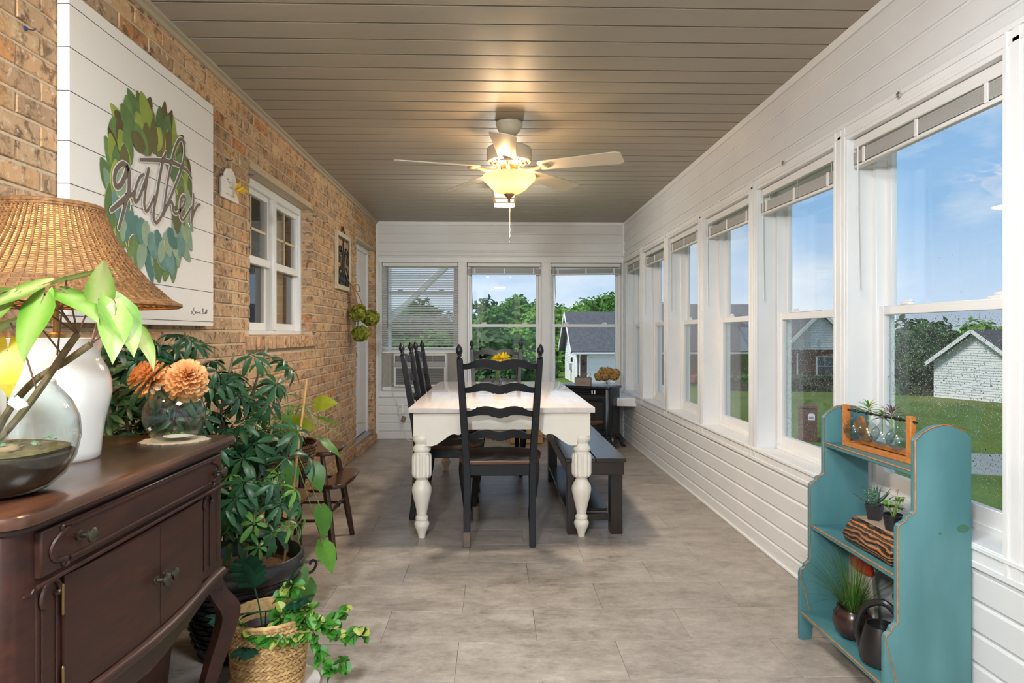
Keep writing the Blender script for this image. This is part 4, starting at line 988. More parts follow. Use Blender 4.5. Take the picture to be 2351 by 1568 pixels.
for (p, q, d, s_, mi) in LV:
    MB().tube(spline([p, ((p[0]+q[0])/2, (p[1]+q[1])/2, (p[2]+q[2])/2+.012), q], 4), .0017, 5).build('petiole', PTO, BOWL)
    o = link('leaf', (alm+[ylm])[mi], BOWL, q, aim(d, RP.uniform(-.35,.35))); s_ *= .74; o.scale = (s_, s_, s_)
# ---------------------------------------------------------------- doily, vase, two wood flowers
DL = MB(); pts = []
for i in range(96):
    an = 2*PI*i/96; r_ = .088+.004*math.sin(i*PI/2)+.003*math.sin(an*7); pts.append((r_*math.cos(an), r_*.92*math.sin(an)))
DLO = MB().prism(pts, 'z', 0, .0016).build('doily', M('cream_lace', lin('#b3a791'), .9, var=.1, vs=90), None, loc=(-.902, 1.875, .9001)); tag(DLO, 'cream lace doily under the round glass vase', 'doily')
VZ = thing('glass_vase', 'round clear glass vase on the lace doily', 'vase', (-.902, 1.872, .9018))
vp = [(.0,.0),(.036,.0),(.058,.012),(.074,.034),(.0815,.062),(.080,.090),(.068,.118),(.050,.133),(.042,.139),(.043,.148),(.046,.152)]
MB().lathe(vp+[(r_-.0018 if r_ > .01 else 0, z_+(.006 if i < 3 else 0)) for i, (r_, z_) in reversed(list(enumerate(vp)))], n=56, cap=False).build('bowl', VGLASS, VZ)
MB().blob((0.01,0,.011), (.045,.032,.0035), 4, .25).build('petal_litter', M('pale_petal', lin('#d9cfc4'), .8), VZ)
PEA = leafm('peach_wood_petal', '#eeb474', '#fad29c', .7, .25); PEA2 = leafm('pale_peach_petal', '#e0c09a', '#f0dcc0', .7, .2)
pet = [MB().leaf((0,0,0), (1,0,0), (0,0,1), .05, .017, .1, .45, 3, lambda t: .55+.5*math.sin(PI*min(1, t*.8))*(1 if t < .85 else .7)).mesh('petal', mt) for mt in (PEA, PEA2)]
def mum(label, head, axis, R_, stem):
    f = thing('wood_flower', label, 'flower', head, group='peach wood flowers in the glass vase'); A = Vector(axis).normalized().to_track_quat('Z', 'Y').to_matrix()
    k = 0; RR = random.Random(int(R_*9999))
    for ring, (n_, el, sc, off) in enumerate(((16, -.45, 1.15, .0), (20, -.12, 1.1, .004), (22, .12, 1.05, .010), (22, .32, .98, .016), (20, .52, .9, .022), (18, .72, .8, .026), (16, .92, .68, .030), (12, 1.12, .58, .032), (8, 1.32, .5, .034))):
        for i in range(n_):
            an = 2*PI*(i+.5*(ring % 2))/n_+RR.uniform(-.08,.08); e_ = el+RR.uniform(-.08,.08)
            d = A @ Vector((math.cos(e_)*math.cos(an), math.cos(e_)*math.sin(an), math.sin(e_)))
            o = link('petal', pet[1 if ring == 0 and i % 3 == 0 else 0], f, tuple(A @ Vector((0,0,off)))); 
            y = (A @ Vector((0,0,1))).cross(d).normalized(); z = d.cross(y); o.rotation_euler = Matrix((d, y, z)).transposed().to_euler(); s_ = sc*R_/.056*RR.uniform(.92,1.08); o.scale = (s_, s_, s_)
    m = MB().blob(tuple(A @ Vector((0,0,.022))), (.016,.016,.016), 1, .1); m.build('flower_centre', PEA, f)
    MB().tube(spline([(0,0,0)]+[tuple(Vector(q)-Vector(head)) for q in stem], 6), .0035, 6).build('stem', M('dark_purple_stem', lin('#3a2326'), .6), f)
    return f
mum('peach wood flower facing left in the round glass vase', (-.955, 1.86, 1.068), (-.62, -.25, .55), .058, [(-.93,1.87,1.035), (-.90,1.875,1.0), (-.86,1.875,.945)])
mum('peach wood flower facing the room in the round glass vase', (-.862, 1.862, 1.068), (.38, -.62, .62), .060, [(-.868,1.875,1.04), (-.890,1.88,1.0), (-.915,1.88,.92)])

# ---------------------------------------------------------------- foliage plants by the wall
SCH = [leafm('schefflera_leaf', '#1d4630', '#467a4c', .38, .22), leafm('young_schefflera_leaf', '#4c8a3c', '#86b35a', .35, .3)]
PETI = M('green_petiole', lin('#6d8a3f'), .5); TRK = M('pale_bark', lin('#8d8268'), .85, var=.3, vs=25, bump=.5, bs=80)
def compound(seed, L_=.085, n_=7, mat=None, name='compound_leaf'):
    """umbrella leaf: petiole along -x ... origin at the whorl centre, petiole runs toward local -z"""
    R_ = random.Random(seed); m = MB()
    for k in range(n_):
        an = 2*PI*k/n_+R_.uniform(-.12,.12)-.2; el = R_.uniform(-.45, .02); ll = L_*R_.uniform(.8, 1.08)
        d = Vector((math.cos(an)*math.cos(el), math.sin(an)*math.cos(el), math.sin(el)))
        st = d*L_*.13; m.tube([(0,0,0), tuple(st)], .0009, 3, cap=False)
        m.leaf(st, d, (0,0,1), ll, ll*.29, .55+R_.uniform(0,.3), .22, 4, lambda t: math.sin(PI*min(1, t*.88+.06))**.75)
    return m.mesh(name, mat, 0, 70)
SMESH = [compound(i, .080, 7+i % 2, SCH[0]) for i in range(5)]; YMESH = [compound(30+i, .06, 6, SCH[1]) for i in range(2)]
def schefflera(label, base, stems, n_leaf, seed, box, size=(.8,1.15), young=.08, zlow=.1, push=None):
    """stems: polylines in world coordinates; leaves fill an ellipsoid-ish envelope around each stem"""
    r = thing('schefflera', label, 'plant', base, group='scheffleras beside the sideboard'); R_ = random.Random(seed); B = Vector(base)
    for sp in stems:
        pl = spline([Vector(p)-B for p in sp], 6); MB().tube(pl, [.009*(1-.6*i/len(pl)) for i in range(len(pl))], 7).build('stem', TRK, r)
    k = 0; att = 0
    while k < n_leaf and att < 5000:
        att += 1
        sp = R_.choice(stems); pl = spline([Vector(p) for p in sp], 6); i = int(R_.uniform(zlow, 1)*(len(pl)-1)); p = pl[i]
        an = R_.uniform(0, 2*PI); ln = R_.uniform(.06, .20)*(1.0 if i < len(pl)*.8 else .8); el = R_.uniform(-.2, .9)
        d = Vector((math.cos(an)*math.cos(el), math.sin(an)*math.cos(el), math.sin(el))); q = p+d*ln
        if not (box[0] < q.x < box[1] and box[2] < q.y < box[3] and box[4] < q.z < box[5]): continue
        if push and push(q): continue
        k += 1; yg = R_.random() < young
        o = link('compound_leaf', R_.choice(YMESH if yg else SMESH), r, tuple(q-B)); s_ = R_.uniform(*size); o.scale = (s_, s_, s_)
        ax = (d*.75+Vector((0,0,1))*.6+Vector((.35,-.45,0))*.5).normalized(); e_ = ax.to_track_quat('Z', 'Y').to_euler(); o.rotation_euler = e_
        MB().tube([tuple(p-B), tuple(p+d*ln*.5+Vector((0,0,.01))-B), tuple(q-B)], .0014, 4, cap=False).build('petiole', PETI, r)
    return r
inside_sb = lambda q: q.y < 2.06 and q.z < .93
schefflera('full schefflera in the large black woven pot beside the sideboard', (-.97, 2.55, .30), [[(-1.0,2.52,.30),(-1.02,2.5,.6),(-1.03,2.5,.9),(-.99,2.52,1.13)], [(-.96,2.52,.30),(-.93,2.5,.5),(-.88,2.5,.7),(-.84,2.5,.84)], [(-.98,2.56,.30),(-.99,2.6,.6),(-.97,2.62,.9),(-.90,2.62,1.15)], [(-.95,2.5,.30),(-.90,2.42,.45),(-.86,2.38,.58),(-.85,2.36,.64)], [(-1.03,2.5,.3),(-1.09,2.42,.55),(-1.11,2.36,.8),(-1.10,2.33,.98)]], 165, 4, (-1.25, -.70, 2.12, 2.85, .42, 1.285), (.75,1.15), .20, .28, inside_sb)
DSC = schefflera('darker schefflera against the brick wall behind the glass vase', (-1.2, 2.20, .26), [[(-1.2,2.2,.26),(-1.2,2.2,.7),(-1.22,2.2,1.0),(-1.20,2.22,1.14)], [(-1.18,2.2,.26),(-1.14,2.22,.7),(-1.10,2.24,.95),(-1.06,2.26,1.08)], [(-1.2,2.22,.26),(-1.24,2.28,.7),(-1.22,2.36,1.0),(-1.20,2.4,1.12)]], 110, 9, (-1.28, -.97, 2.07, 2.6, .78, 1.20), (.7,1.0), .04, .45)
MB().lathe([(.0,-.259),(.10,-.259),(.105,-.25),(.13,-.01),(.14,-.005),(.14,.015),(.125,.015),(.12,-.02),(.0,-.025)], n=32).build('pot', M('brown_clay_pot', lin('#5a4032'), .7), DSC)
# large black woven pot
BP = thing('woven_pot', 'large black basket-weave pot holding the full schefflera', 'pot', (-.97, 2.55, 0))
bpm = M('black_resin', (.016,.013,.013,1), .3)
wp = []
for i in range(41):
    z_ = .045+.235*i/40; t = (z_-.045)/.235; wp.append((.165+.042*t+.0035*abs(math.sin(i*PI/2*1.0+.4)), z_))
MB().lathe([(.0,.001),(.150,.001),(.158,.008),(.160,.03),(.164,.04)]+wp+[(.214,.285),(.226,.295),(.230,.31),(.226,.345),(.214,.355),(.205,.345),(.205,.30),(.19,.28),(.0,.278)], n=64).build('pot', bpm, BP, 0, 50)
wm = MB()
for j in range(12):
    z_ = .052+j*.019; r_ = .165+.042*(z_-.045)/.235+.003
    wm.tube([((r_+.0045*math.sin(i*PI/2+j*PI/2))*math.cos(2*PI*i/72), (r_+.0045*math.sin(i*PI/2+j*PI/2))*math.sin(2*PI*i/72), z_) for i in range(72)], .0075, 5, closed=True)
tag(wm.build('weave', bpm, BP, 0, 70), kind='stuff')
MB().lathe([(.0,.292),(.10,.298),(.2,.29)], n=32).build('potting_bark', M('bark_mulch', lin('#6a4c34'), .9, var=.5, vs=70, bump=.8, bs=120), BP)
MB().tube([(.139,.05,.28), (.157,.15,.65), (.175,.25,1.01)], .005, 7).build('bamboo_stake', wood('bamboo', '#b28046', '#c99a5e', .5, 4), BP)

# rattan and iron plant stand with pothos and spider plant
RAT = NT('brown_rattan'); RAT.set(Roughness=.6); v = RAT.coord((1,1,1)); wvx = RAT.n('TexWave'); wvx.inputs['Scale'].default_value = 60; RAT.l(v, wvx.inputs[0]); RAT.col(RAT.ramp(wvx.outputs[0], [(.2, lin('#3d2515')), (.8, lin('#7a4f2c'))])); RAT.bump(wvx.outputs[0], .6, .004); RATM = RAT.m
PS = thing('plant_stand', 'dark rattan plant stand with scrolled iron feet behind the scheffleras', 'plant stand', (-1.08, 3.12, 0))
m = MB()
for j in range(7): m.tube([((.21+.002*math.sin(i*PI/2+j*PI/2)+.004*j)*math.cos(2*PI*i/60), (.21+.002*math.sin(i*PI/2+j*PI/2)+.004*j)*math.sin(2*PI*i/60), .585+j*.0155) for i in range(60)], .0085, 6, closed=True)
tag(m.build('basket_tray', RATM, PS, 0, 70), kind='stuff')
MB().lathe([(.0,.565),(.20,.565),(.205,.57),(.205,.58),(.0,.58)], n=40).build('tray_bottom', RATM, PS)
MB().lathe([(.0,.415),(.19,.415),(.2,.42),(.2,.435),(.19,.44),(.0,.44)], n=40).build('lower_shelf', RATM, PS)
for k, an in enumerate((.9, 2.4, 3.9, 5.6)):
    c_, s_ = math.cos(an), math.sin(an)
    MB().tube(spline([(.19*c_,.19*s_,.70), (.19*c_,.19*s_,.30), (.20*c_,.20*s_,.06), (.23*c_,.23*s_,.009), (.27*c_,.27*s_,.012), (.285*c_,.285*s_,.045), (.262*c_,.262*s_,.062), (.245*c_,.245*s_,.045)], 6), .0065, 7).build('leg', BLACKM, PS)
MB().tube(spline([(-.18,0,.30),(0,0,.345),(.18,0,.30)], 8), .006, 6).build('arched_brace', RATM, PS)
POT = [leafm('pothos_leaf', '#3f7d25', '#77ad3a', .35, .3), leafm('yellow_pothos_leaf', '#8c9a22', '#b3a928', .4, .35)]
pml = [arrow_leaf(POT[0], .11, .085, .4), arrow_leaf(POT[1], .15, .12, .3)]
PO = thing('pothos_plant', 'pothos with bright heart-shaped leaves trailing from the rattan stand', 'plant', (-1.10, 3.06, .581))
MB().lathe([(.0,.0),(.075,.0),(.09,.11),(.095,.115),(.088,.115),(.08,.10),(.0,.095)], n=28).build('pot', M('black_nursery_pot', (.02,.02,.02,1), .5), PO)
RO = random.Random(8)
spec = [((.20,-.10,.22),(.9,-.3,-.15),1,.72),((.29,-.03,.30),(.9,-.3,.08),1,.66),((.22,-.22,.05),(.3,-.5,-.8),0,1.0),((.30,-.12,.02),(.4,-.4,-.9),0,1.0),((.34,-.15,-.16),(.3,-.5,-.8),0,1.1),((.36,-.20,-.30),(.5,-.4,-.8),0,1.1),((.24,-.28,-.05),(.2,-.6,-.7),0,.9),((.05,-.18,.19),(.2,-.6,-.2),0,1.0),((.09,-.15,.30),(.5,-.5,.5),0,.9),((.02,-.14,.32),(-.2,-.5,.8),0,.9),((.14,-.15,.25),(.6,-.5,.1),0,1.1),((-.02,-.15,.12),(-.3,-.6,-.6),0,.9),((.16,-.3,-.20),(.5,-.5,-.8),0,.9),((.26,-.25,-.38),(.3,-.5,-.8),0,1.1),((.30,-.24,-.45),(.0,-.5,-.9),0,1.0),((.31,.0,.12),(.7,.1,-.5),0,1.0),((.29,.05,.22),(.9,.2,-.3),0,.9)]
for (p, d, mi, s_) in spec:
    MB().tube(spline([(0,0,.09), (p[0]*.4, p[1]*.4, max(.2, p[2]*.6+.15)), p], 5), .002, 5).build('vine', PETI, PO)
    o = link('leaf', pml[mi], PO, p, aim(d, RO.uniform(-.4,.4) if mi == 0 else 1.15)); o.scale = (s_, s_, s_)
SPM = leafm('spider_plant_leaf', '#6d9a4a', '#b3c58a', .4, .3)
SPD = thing('spider_plant', 'spider plant with thin striped arching leaves on the rattan stand', 'plant', (-1.02, 3.24, .581))
MB().lathe([(.0,.0),(.06,.0),(.075,.10),(.08,.105),(.07,.105),(.06,.09),(.0,.085)], n=24).build('pot', M('terracotta_pot', lin('#8a5034'), .8), SPD)
for k in range(30):
    an = RO.uniform(-1.6, 1.9); ln = RO.uniform(.18, .36); up = RO.uniform(.06, .22)
    pts = spline([(0,0,.08), (math.cos(an)*ln*.45, math.sin(an)*ln*.45, .08+up), (math.cos(an)*ln, math.sin(an)*ln, .08+up*.55-RO.uniform(0,.1))], 6); m = MB(); sd = Vector((-math.sin(an), math.cos(an), 0))
    o = len(m.v)
    for i, p in enumerate(pts):
        w_ = .005*math.sin(PI*(i/(len(pts)-1)*.92+.08)); m.v += [tuple(p-sd*w_+Vector((0,0,w_*.5))), tuple(p), tuple(p+sd*w_+Vector((0,0,w_*.5)))]
    for i in range(len(pts)-1): a_ = o+3*i; m.f += [(a_,a_+1,a_+4,a_+3),(a_+1,a_+2,a_+5,a_+4)]
    m.build('leaf', SPM, SPD, 0, 70)
# runner with a plantlet at its tip
m = MB().tube(spline([(.03,.0,.1),(.1,.2,.22),(.05,.7,.14),(-.10,1.35,.0),(-.2,2.2,-.12),(-.26,3.1,-.24)], 8), .0012, 4); m.build('runner', M('pale_runner', lin('#b3a45c'), .6), SPD)
pl_ = MB(); 
for k in range(9): pl_.leaf((-.26,3.1,-.24), (math.cos(k*2.4), math.sin(k*2.4), .35+.1*(k%3)), (0,0,1), .06, .008, .8, .2, 3)
pl_.build('plantlet', SPM, SPD, 0, 70)
# ---------------------------------------------------------------- seagrass basket with monstera and ivy
SG = NT('seagrass_weave'); SG.set(Roughness=.75); v = SG.coord(); SG.col(SG.ramp(SG.noise(v, 45, 4), [(.3, lin('#a88050')), (.7, lin('#dcb87e'))])); SGM = SG.m
BK = thing('seagrass_basket', 'tan braided seagrass basket on a white saucer in front of the black pot', 'basket', (-.762, 2.235, .014))
tp = [(.0,.0),(.100,.0),(.106,.01)]+[(.106+.022*i/14, .01+.22*i/14) for i in range(1,14)]+[(.128,.232),(.133,.242),(.128,.248),(.120,.243),(.118,.2),(.112,.14),(.0,.135)]
MB().lathe(tp, n=48).build('liner', SGM, BK, 0, 60)
wm = MB(); NB = 44
for j in range(17):
    z_ = .008+j*.0138; r_ = .107+.022*(z_/.235); 
    for i in range(NB):                                   # each stitch a slanted straw, alternating row by row
        an = 2*PI*(i+.5*(j % 2))/NB; a2 = an+2*PI/NB*1.25; dz = .010*(1 if j % 2 else -1)
        wm.tube([(r_*math.cos(an), r_*math.sin(an), z_-dz*.5+.007), ((r_+.004)*math.cos((an+a2)/2), (r_+.004)*math.sin((an+a2)/2), z_+.007), (r_*math.cos(a2), r_*math.sin(a2), z_+dz*.5+.007)], [.0035,.0058,.0035], 4, cap=False)
tag(wm.build('braided_wall', SGM, BK, 0, 70), kind='stuff')
MB().lathe([(.0,.168),(.095,.170),(.112,.19),(.114,.19),(.105,.14)], n=32, cap=False).build('inner_pot', M('dark_red_plastic', lin('#2e1412'), .5), BK)
rm = MB(); rm.tube([(.128*math.cos(2*PI*i/48), .128*math.sin(2*PI*i/48), .243+.002*(i % 2)) for i in range(48)], .0075, 6, closed=True); rm.build('braided_rim', SGM, BK, 0, 70)
SAU = MB().lathe([(.0,.0),(.13,.0),(.15,.006),(.157,.016),(.152,.016),(.14,.009),(.0,.0075)], n=48).build('saucer', M('white_saucer', (.72,.69,.66,1), .4), None, loc=(-.752, 2.235, .0006)); tag(SAU, 'white plastic saucer under the seagrass basket', 'saucer')
MNM = leafm('monstera_leaf', '#163a2a', '#2f5f46', .35, .12)
def monstera():
    m = MB(); L_ = .13
    m.leaf((0,0,0), (1,0,0), (0,0,1), L_, .035, .25, .2, 5)
    for k in range(6):
        t = .08+k*.14; w_ = .052*math.sin(PI*(t*.75+.2))
        for s in (-1, 1): m.leaf((t*L_, 0, .0), (.45+.1*k, s, .1), (0,0,1), w_*1.35, .021, .35, .1, 3, lambda q: .75+.25*math.sin(PI*q))
    return m.mesh('leaf', MNM, 0, 70)
MN = thing('monstera_plant', 'artificial dark green monstera standing in the seagrass basket', 'plant', (-.775, 2.235, .155)); mom = monstera()
for (p, d, s_, rl) in (((-.03,-.01,.19), (-.15,-.35,.9), 1.2, .6), ((.02,-.05,.13), (-.3,-.7,.25), 1.1, .3), ((-.06,-.06,.10), (-.6,-.6,.35), 1.0, -.2), ((.06,.03,.19), (.5,-.2,.75), 1.0, .4), ((.0,-.08,.05), (-.2,-.8,-.1), .9, 0), ((.08,-.02,.14), (.8,-.3,.3), .9, .2)):
    MB().tube(spline([(0,0,-.02), (p[0]*.5, p[1]*.5, p[2]*.6), p], 4), .0025, 5).build('stalk', M('green_stalk', lin('#2f5a36'), .5), MN)
    o = link('leaf', mom, MN, p, aim(d, rl)); o.scale = (s_*.85,)*3
IVM = [leafm('ivy_leaf', '#2f7a2a', '#6aa83c', .4, .25), leafm('pale_ivy_leaf', '#a9b84a', '#cfd07a', .45, .3)]
ivl = [MB().leaf((0,0,0), (1,0,0), (0,0,1), .034, .030, .5, .35, 4, lambda t: math.sin(PI*min(1, t*.85+.1))**.6).mesh('leaf', mt) for mt in IVM]
IV = thing('ivy_vine', 'artificial light green ivy spilling over the seagrass basket rim', 'plant', (-.75, 2.235, .155)); RI = random.Random(14)
for vn in ([(0,0,0),(.03,-.05,.09),(.10,-.06,.12),(.17,-.02,.08),(.21,.02,.07),(.24,.05,.11)], [(0,0,0),(.05,-.03,.13),(.12,.0,.12),(.19,.0,.04),(.25,-.02,.03),(.29,.0,.05),(.30,.01,.02)], [(.02,-.02,.03),(.08,-.05,.10),(.15,-.05,.06),(.18,-.06,-.01),(.22,-.06,-.06),(.26,-.05,-.03)], [(0,-.02,.02),(-.05,-.10,.09),(.02,-.13,.08),(.09,-.13,.075),(.13,-.10,.08)], [(-.02,-.02,.0),(-.09,-.06,.09),(-.11,-.07,.10),(-.12,-.08,.075)], [(0,0,0),(.02,.02,.14),(.05,.03,.19),(.07,.02,.17)]):
    pl = spline(vn, 7); MB().tube(pl, .0016, 5).build('vine', M('brown_vine', lin('#7a5638'), .8), IV)
    for i in [q for q in range(5, len(pl)) for _ in range(2)]:
        if RI.random() < .8:
            d = Vector((RI.gauss(0,1), RI.gauss(0,1)-.5, RI.uniform(-.9,.5))); o = link('leaf', ivl[1 if RI.random() < .16 else 0], IV, tuple(pl[i]), aim(d, RI.uniform(-.6,.6))); s_ = RI.uniform(.8,1.35); o.scale = (s_,)*3
# ---------------------------------------------------------------- step stool
STW = wood('dark_stool_wood', '#2a1710', '#4a2d1d', .25, 4, (5,5,.8), coat=.4)
SS = thing('step_stool', 'dark wooden step stool with turned rung beside the brick wall', 'stool', (-1.02, 3.73, 0))
def sl_(z): return z/.56
legs = {}
for sx_ in (-1, 1):
    for sy in (-1, 1):
        b_ = Vector((.168*sx_, .22*sy, 0)); t_ = Vector((.085*sx_, .15*sy, .545)); legs[sx_, sy] = (b_, t_)
        pts = [b_+(t_-b_)*k/10 for k in range(11)]; MB().tube(pts, [.0125+.007*math.sin(PI*min(1, k/10*.9+.1)) for k in range(11)], 10).build('leg', STW, SS)
def lp(k, z): b_, t_ = legs[k]; return b_+(t_-b_)*(z/.545)
def seat_shape(z, t_):
    poly = [(-.17,-.17),(.08,-.185),(.135,-.165),(.155,-.12),(.16,0),(.155,.12),(.135,.165),(.08,.185),(-.17,.17)]; return MB().prism(poly, 'z', z, z+t_)
seat_shape(.540, .026).build('seat', STW, SS, .006)
MB().prism([(.10,-.225),(.165,-.235),(.215,-.20),(.228,0),(.215,.20),(.165,.235),(.10,.225)], 'z', .375, .398).build('step', STW, SS, .005)
for k1, k2, z_ in (((-1,-1),(1,-1),.20), ((-1,1),(1,1),.20), ((-1,-1),(1,-1),.355), ((-1,1),(1,1),.355), ((-1,-1),(-1,1),.28)): MB().tube([lp(k1, z_), lp(k2, z_)], .0085, 8).build('rung', STW, SS)
p, q = lp((1,-1), .235), lp((1,1), .235); pts = [p+(q-p)*k/24 for k in range(25)]
MB().tube(pts, [interp([(0,.007),(.25,.0085),(.4,.012),(.44,.008),(.47,.016),(.53,.016),(.56,.008),(.6,.012),(.75,.0085),(1,.007)], k/24) for k in range(25)], 10).build('turned_rung', STW, SS)
# ---------------------------------------------------------------- canvas print on the brick wall
CV = thing('canvas_print', 'large square white canvas with a leaf wreath and the word gather', 'wall art', (XL+.001, 2.585, 1.235))
CVM = M('canvas_white', (.80,.745,.69,1), .7, var=.02, vs=200); LINEM = M('printed_line', (.06,.05,.045,1), .8)
part('canvas', CV, CVM, (.001, .038, -.52, .52, 0, 1.03), bevel=.002)
ln = MB()
for z_ in (2.222, 2.089, 1.953, 1.798, 1.666, 1.529, 1.393, 1.256): z_ -= 1.235; ln.box(.037, .0384, -.518, .518, z_-.0012, z_+.0012).box(.003, .038, -.5204, -.519, z_-.0012, z_+.0012)
ln.build('printed_plank_lines', LINEM, CV)
WCOL = [leafm('print_olive', '#5f5a2e', '#7d7a3e', .7, 0), leafm('print_green', '#4f6a3a', '#7c9a52', .7, 0), leafm('print_lime', '#8a9a3a', '#b3bd58', .7, 0), leafm('print_brown', '#4c3d22', '#6d5a34', .7, 0), leafm('print_teal', '#3f6f68', '#7fa398', .7, 0), leafm('print_sage', '#7f9a7c', '#a5b596', .7, 0)]
GOLD = M('gold_foil', (.75,.5,.15,1), .3, .9)
RW_ = random.Random(77); WC = (2.57-2.585, 1.755-1.235)
def flat_leaf(x, y, z, an, L_, W_, mat, name, par):
    m = MB(); pts = []
    for i in range(9): t = i/8; pts.append((L_*t, W_/2*math.sin(PI*min(1, t*.9+.07))**.75*(1-.1*t)))
    poly = pts+[(a_, -b_) for a_, b_ in reversed(pts)]
    c_, s_ = math.cos(an), math.sin(an)
    m.prism([(y+a_*c_-b_*s_, z+a_*s_+b_*c_) for a_, b_ in poly], 'x', x, x+.0009); return m.build(name, mat, par)
depth = .0386
for ring, (r0, n_, L0, W0) in enumerate(((.285, 40, .15, .074), (.262, 36, .135, .078), (.212, 30, .12, .074))):
    for k in range(n_):
        an = 2*PI*(k+.5*ring)/n_+RW_.uniform(-.1,.1); sgn = math.sin(an)
        cs = math.cos(an)
        if sgn > .62: rad = an+RW_.uniform(-.5, .5)
        elif sgn < -.62: rad = -PI/2+.35*cs+RW_.uniform(-.6, .6)
        elif cs < 0: rad = PI/2+.32+RW_.uniform(-.35, .35)
        else: rad = -PI/2+.22+RW_.uniform(-.35, .35)
        rr = r0+RW_.uniform(-.025,.03); y_ = WC[0]+rr*math.cos(an); z_ = WC[1]+rr*math.sin(an)
        L_ = L0*RW_.uniform(.8,1.15); y_ -= math.cos(rad)*L_*.5; z_ -= math.sin(rad)*L_*.5
        ci = RW_.choice([4,4,5,5,1]) if sgn < -.45 else (RW_.choice([0,1,2,3,2,1]) if sgn > .1 else RW_.choice([5,1,2,0,5]))
        depth += .00003
        lf = flat_leaf(depth, y_, z_, rad, L_, W0*RW_.uniform(.8,1.1), WCOL[ci], 'wreath_leaf', CV)
        if RW_.random() < .16:
            c_, s_ = math.cos(rad), math.sin(rad); pts = [(depth+.001, y_+L_*t*c_-.0*s_-W0*.45*math.sin(PI*t)*s_*-1, z_+L_*t*s_-W0*.45*math.sin(PI*t)*c_) for t in (.2,.35,.5,.65,.8)]
            MB().tube(pts, .0012, 4).build('gold_edge', GOLD, lf)
STRK = {'g1': [(2.378, 1.8), (2.345, 1.799), (2.308, 1.768), (2.297, 1.733), (2.308, 1.711), (2.333, 1.721), (2.361, 1.758), (2.378, 1.795), (2.387, 1.779), (2.387, 1.74), (2.385, 1.711), (2.37, 1.675), (2.353, 1.634), (2.337, 1.598), (2.324, 1.568)],
'g2': [(2.277, 1.622), (2.329, 1.657), (2.378, 1.691), (2.426, 1.713)],
'a1': [(2.484, 1.795), (2.457, 1.776), (2.43, 1.731), (2.421, 1.695), (2.43, 1.682), (2.453, 1.701), (2.484, 1.753), (2.508, 1.798), (2.522, 1.827)],
'a2': [(2.522, 1.824), (2.508, 1.778), (2.494, 1.725), (2.489, 1.684), (2.503, 1.662), (2.527, 1.681), (2.561, 1.729)],
't': [(2.653, 1.924), (2.626, 1.88), (2.601, 1.81), (2.581, 1.743), (2.561, 1.688), (2.556, 1.646), (2.576, 1.631), (2.606, 1.652), (2.632, 1.686)],
'bar': [(2.462, 1.844), (2.551, 1.867), (2.632, 1.886), (2.718, 1.898), (2.786, 1.899), (2.833, 1.894), (2.87, 1.874)],
'h1': [(2.632, 1.675), (2.653, 1.706), (2.718, 1.794), (2.786, 1.899), (2.809, 1.973), (2.792, 2.012), (2.763, 2.007), (2.729, 1.967), (2.696, 1.898), (2.663, 1.804), (2.642, 1.725), (2.632, 1.675)],
'h2': [(2.632, 1.675), (2.663, 1.713), (2.69, 1.734), (2.706, 1.727), (2.712, 1.701), (2.734, 1.694), (2.763, 1.71)],
'e': [(2.763, 1.71), (2.798, 1.739), (2.815, 1.771), (2.798, 1.781), (2.774, 1.757), (2.768, 1.717), (2.774, 1.685), (2.798, 1.68), (2.833, 1.712), (2.87, 1.748)],
'r1': [(2.889, 1.809), (2.889, 1.774), (2.876, 1.72), (2.867, 1.678)], 'r2': [(2.87, 1.684), (2.895, 1.729), (2.927, 1.765), (2.953, 1.776)]}
def ribbon(mb, pts, w_, x):
    P = spline([Vector((0, p, q)) for p, q in pts], 7); o = len(mb.v); n_ = len(P)
    for i, p in enumerate(P):
        t = (P[min(i+1, n_-1)]-P[max(i-1, 0)]); t.normalize(); s_ = Vector((0, -t.z, t.y)); ww = w_*(.75+.4*math.sin(PI*min(1, .15+i/n_*.8)))
        for dx in (0, .0006): mb.v += [(x+dx, p.y+s_.y*ww, p.z+s_.z*ww), (x+dx, p.y-s_.y*ww, p.z-s_.z*ww)]
    for i in range(n_-1):
        a_ = o+4*i; mb.f += [(a_+2, a_+3, a_+7, a_+6), (a_, a_+2, a_+6, a_+4), (a_+1, a_+5, a_+7, a_+3)]
    for e in (P[0], P[-1]):                               # round ends
        o2 = len(mb.v); ww = w_*.85
        for k in range(10): mb.v.append((x+.0005, e.y+ww*math.cos(k*PI/5), e.z+ww*math.sin(k*PI/5)))
        mb.f.append(tuple(o2+k for k in range(10)))
ol, le = MB(), MB()
for k, (nm, pts) in enumerate(STRK.items()):
    pts = [(a_-2.585, b_-1.235) for a_, b_ in pts]; w_ = {'g1': .0088, 'g2': .0085, 'bar': .0068, 't': .0068}.get(nm, .0060)
    ribbon(ol, pts, w_+.0042, .0425); ribbon(le, pts, w_, .0436+.00006*k)
ol.build('lettering_outline', M('print_pale_outline', (.70,.66,.60,1), .7), CV); le.build('lettering', M('print_taupe', lin('#6b5a50'), .7, var=.15, vs=60, stretch=(1,1,6)), CV)
sg = MB(); 
SIG = [[(0,.010),(-.006,.006),(-.004,-.002),(.003,-.001),(.003,.006),(-.002,.008)], [(.030,.022),(.018,.024),(.018,.012),(.032,.006),(.026,-.006),(.012,-.002)], [(.036,.008),(.038,0),(.044,.002),(.046,.010),(.048,.001),(.054,.006),(.060,.002),(.066,.008),(.070,0),(.076,.008),(.082,.001),(.092,.004)], [(.104,.024),(.102,0),(.104,.022),(.114,.020),(.106,.012),(.118,.006),(.104,-.001)], [(.126,.008),(.122,.002),(.130,.002),(.132,.008),(.134,.001),(.140,.020),(.140,.002),(.150,.022),(.149,.002)]]
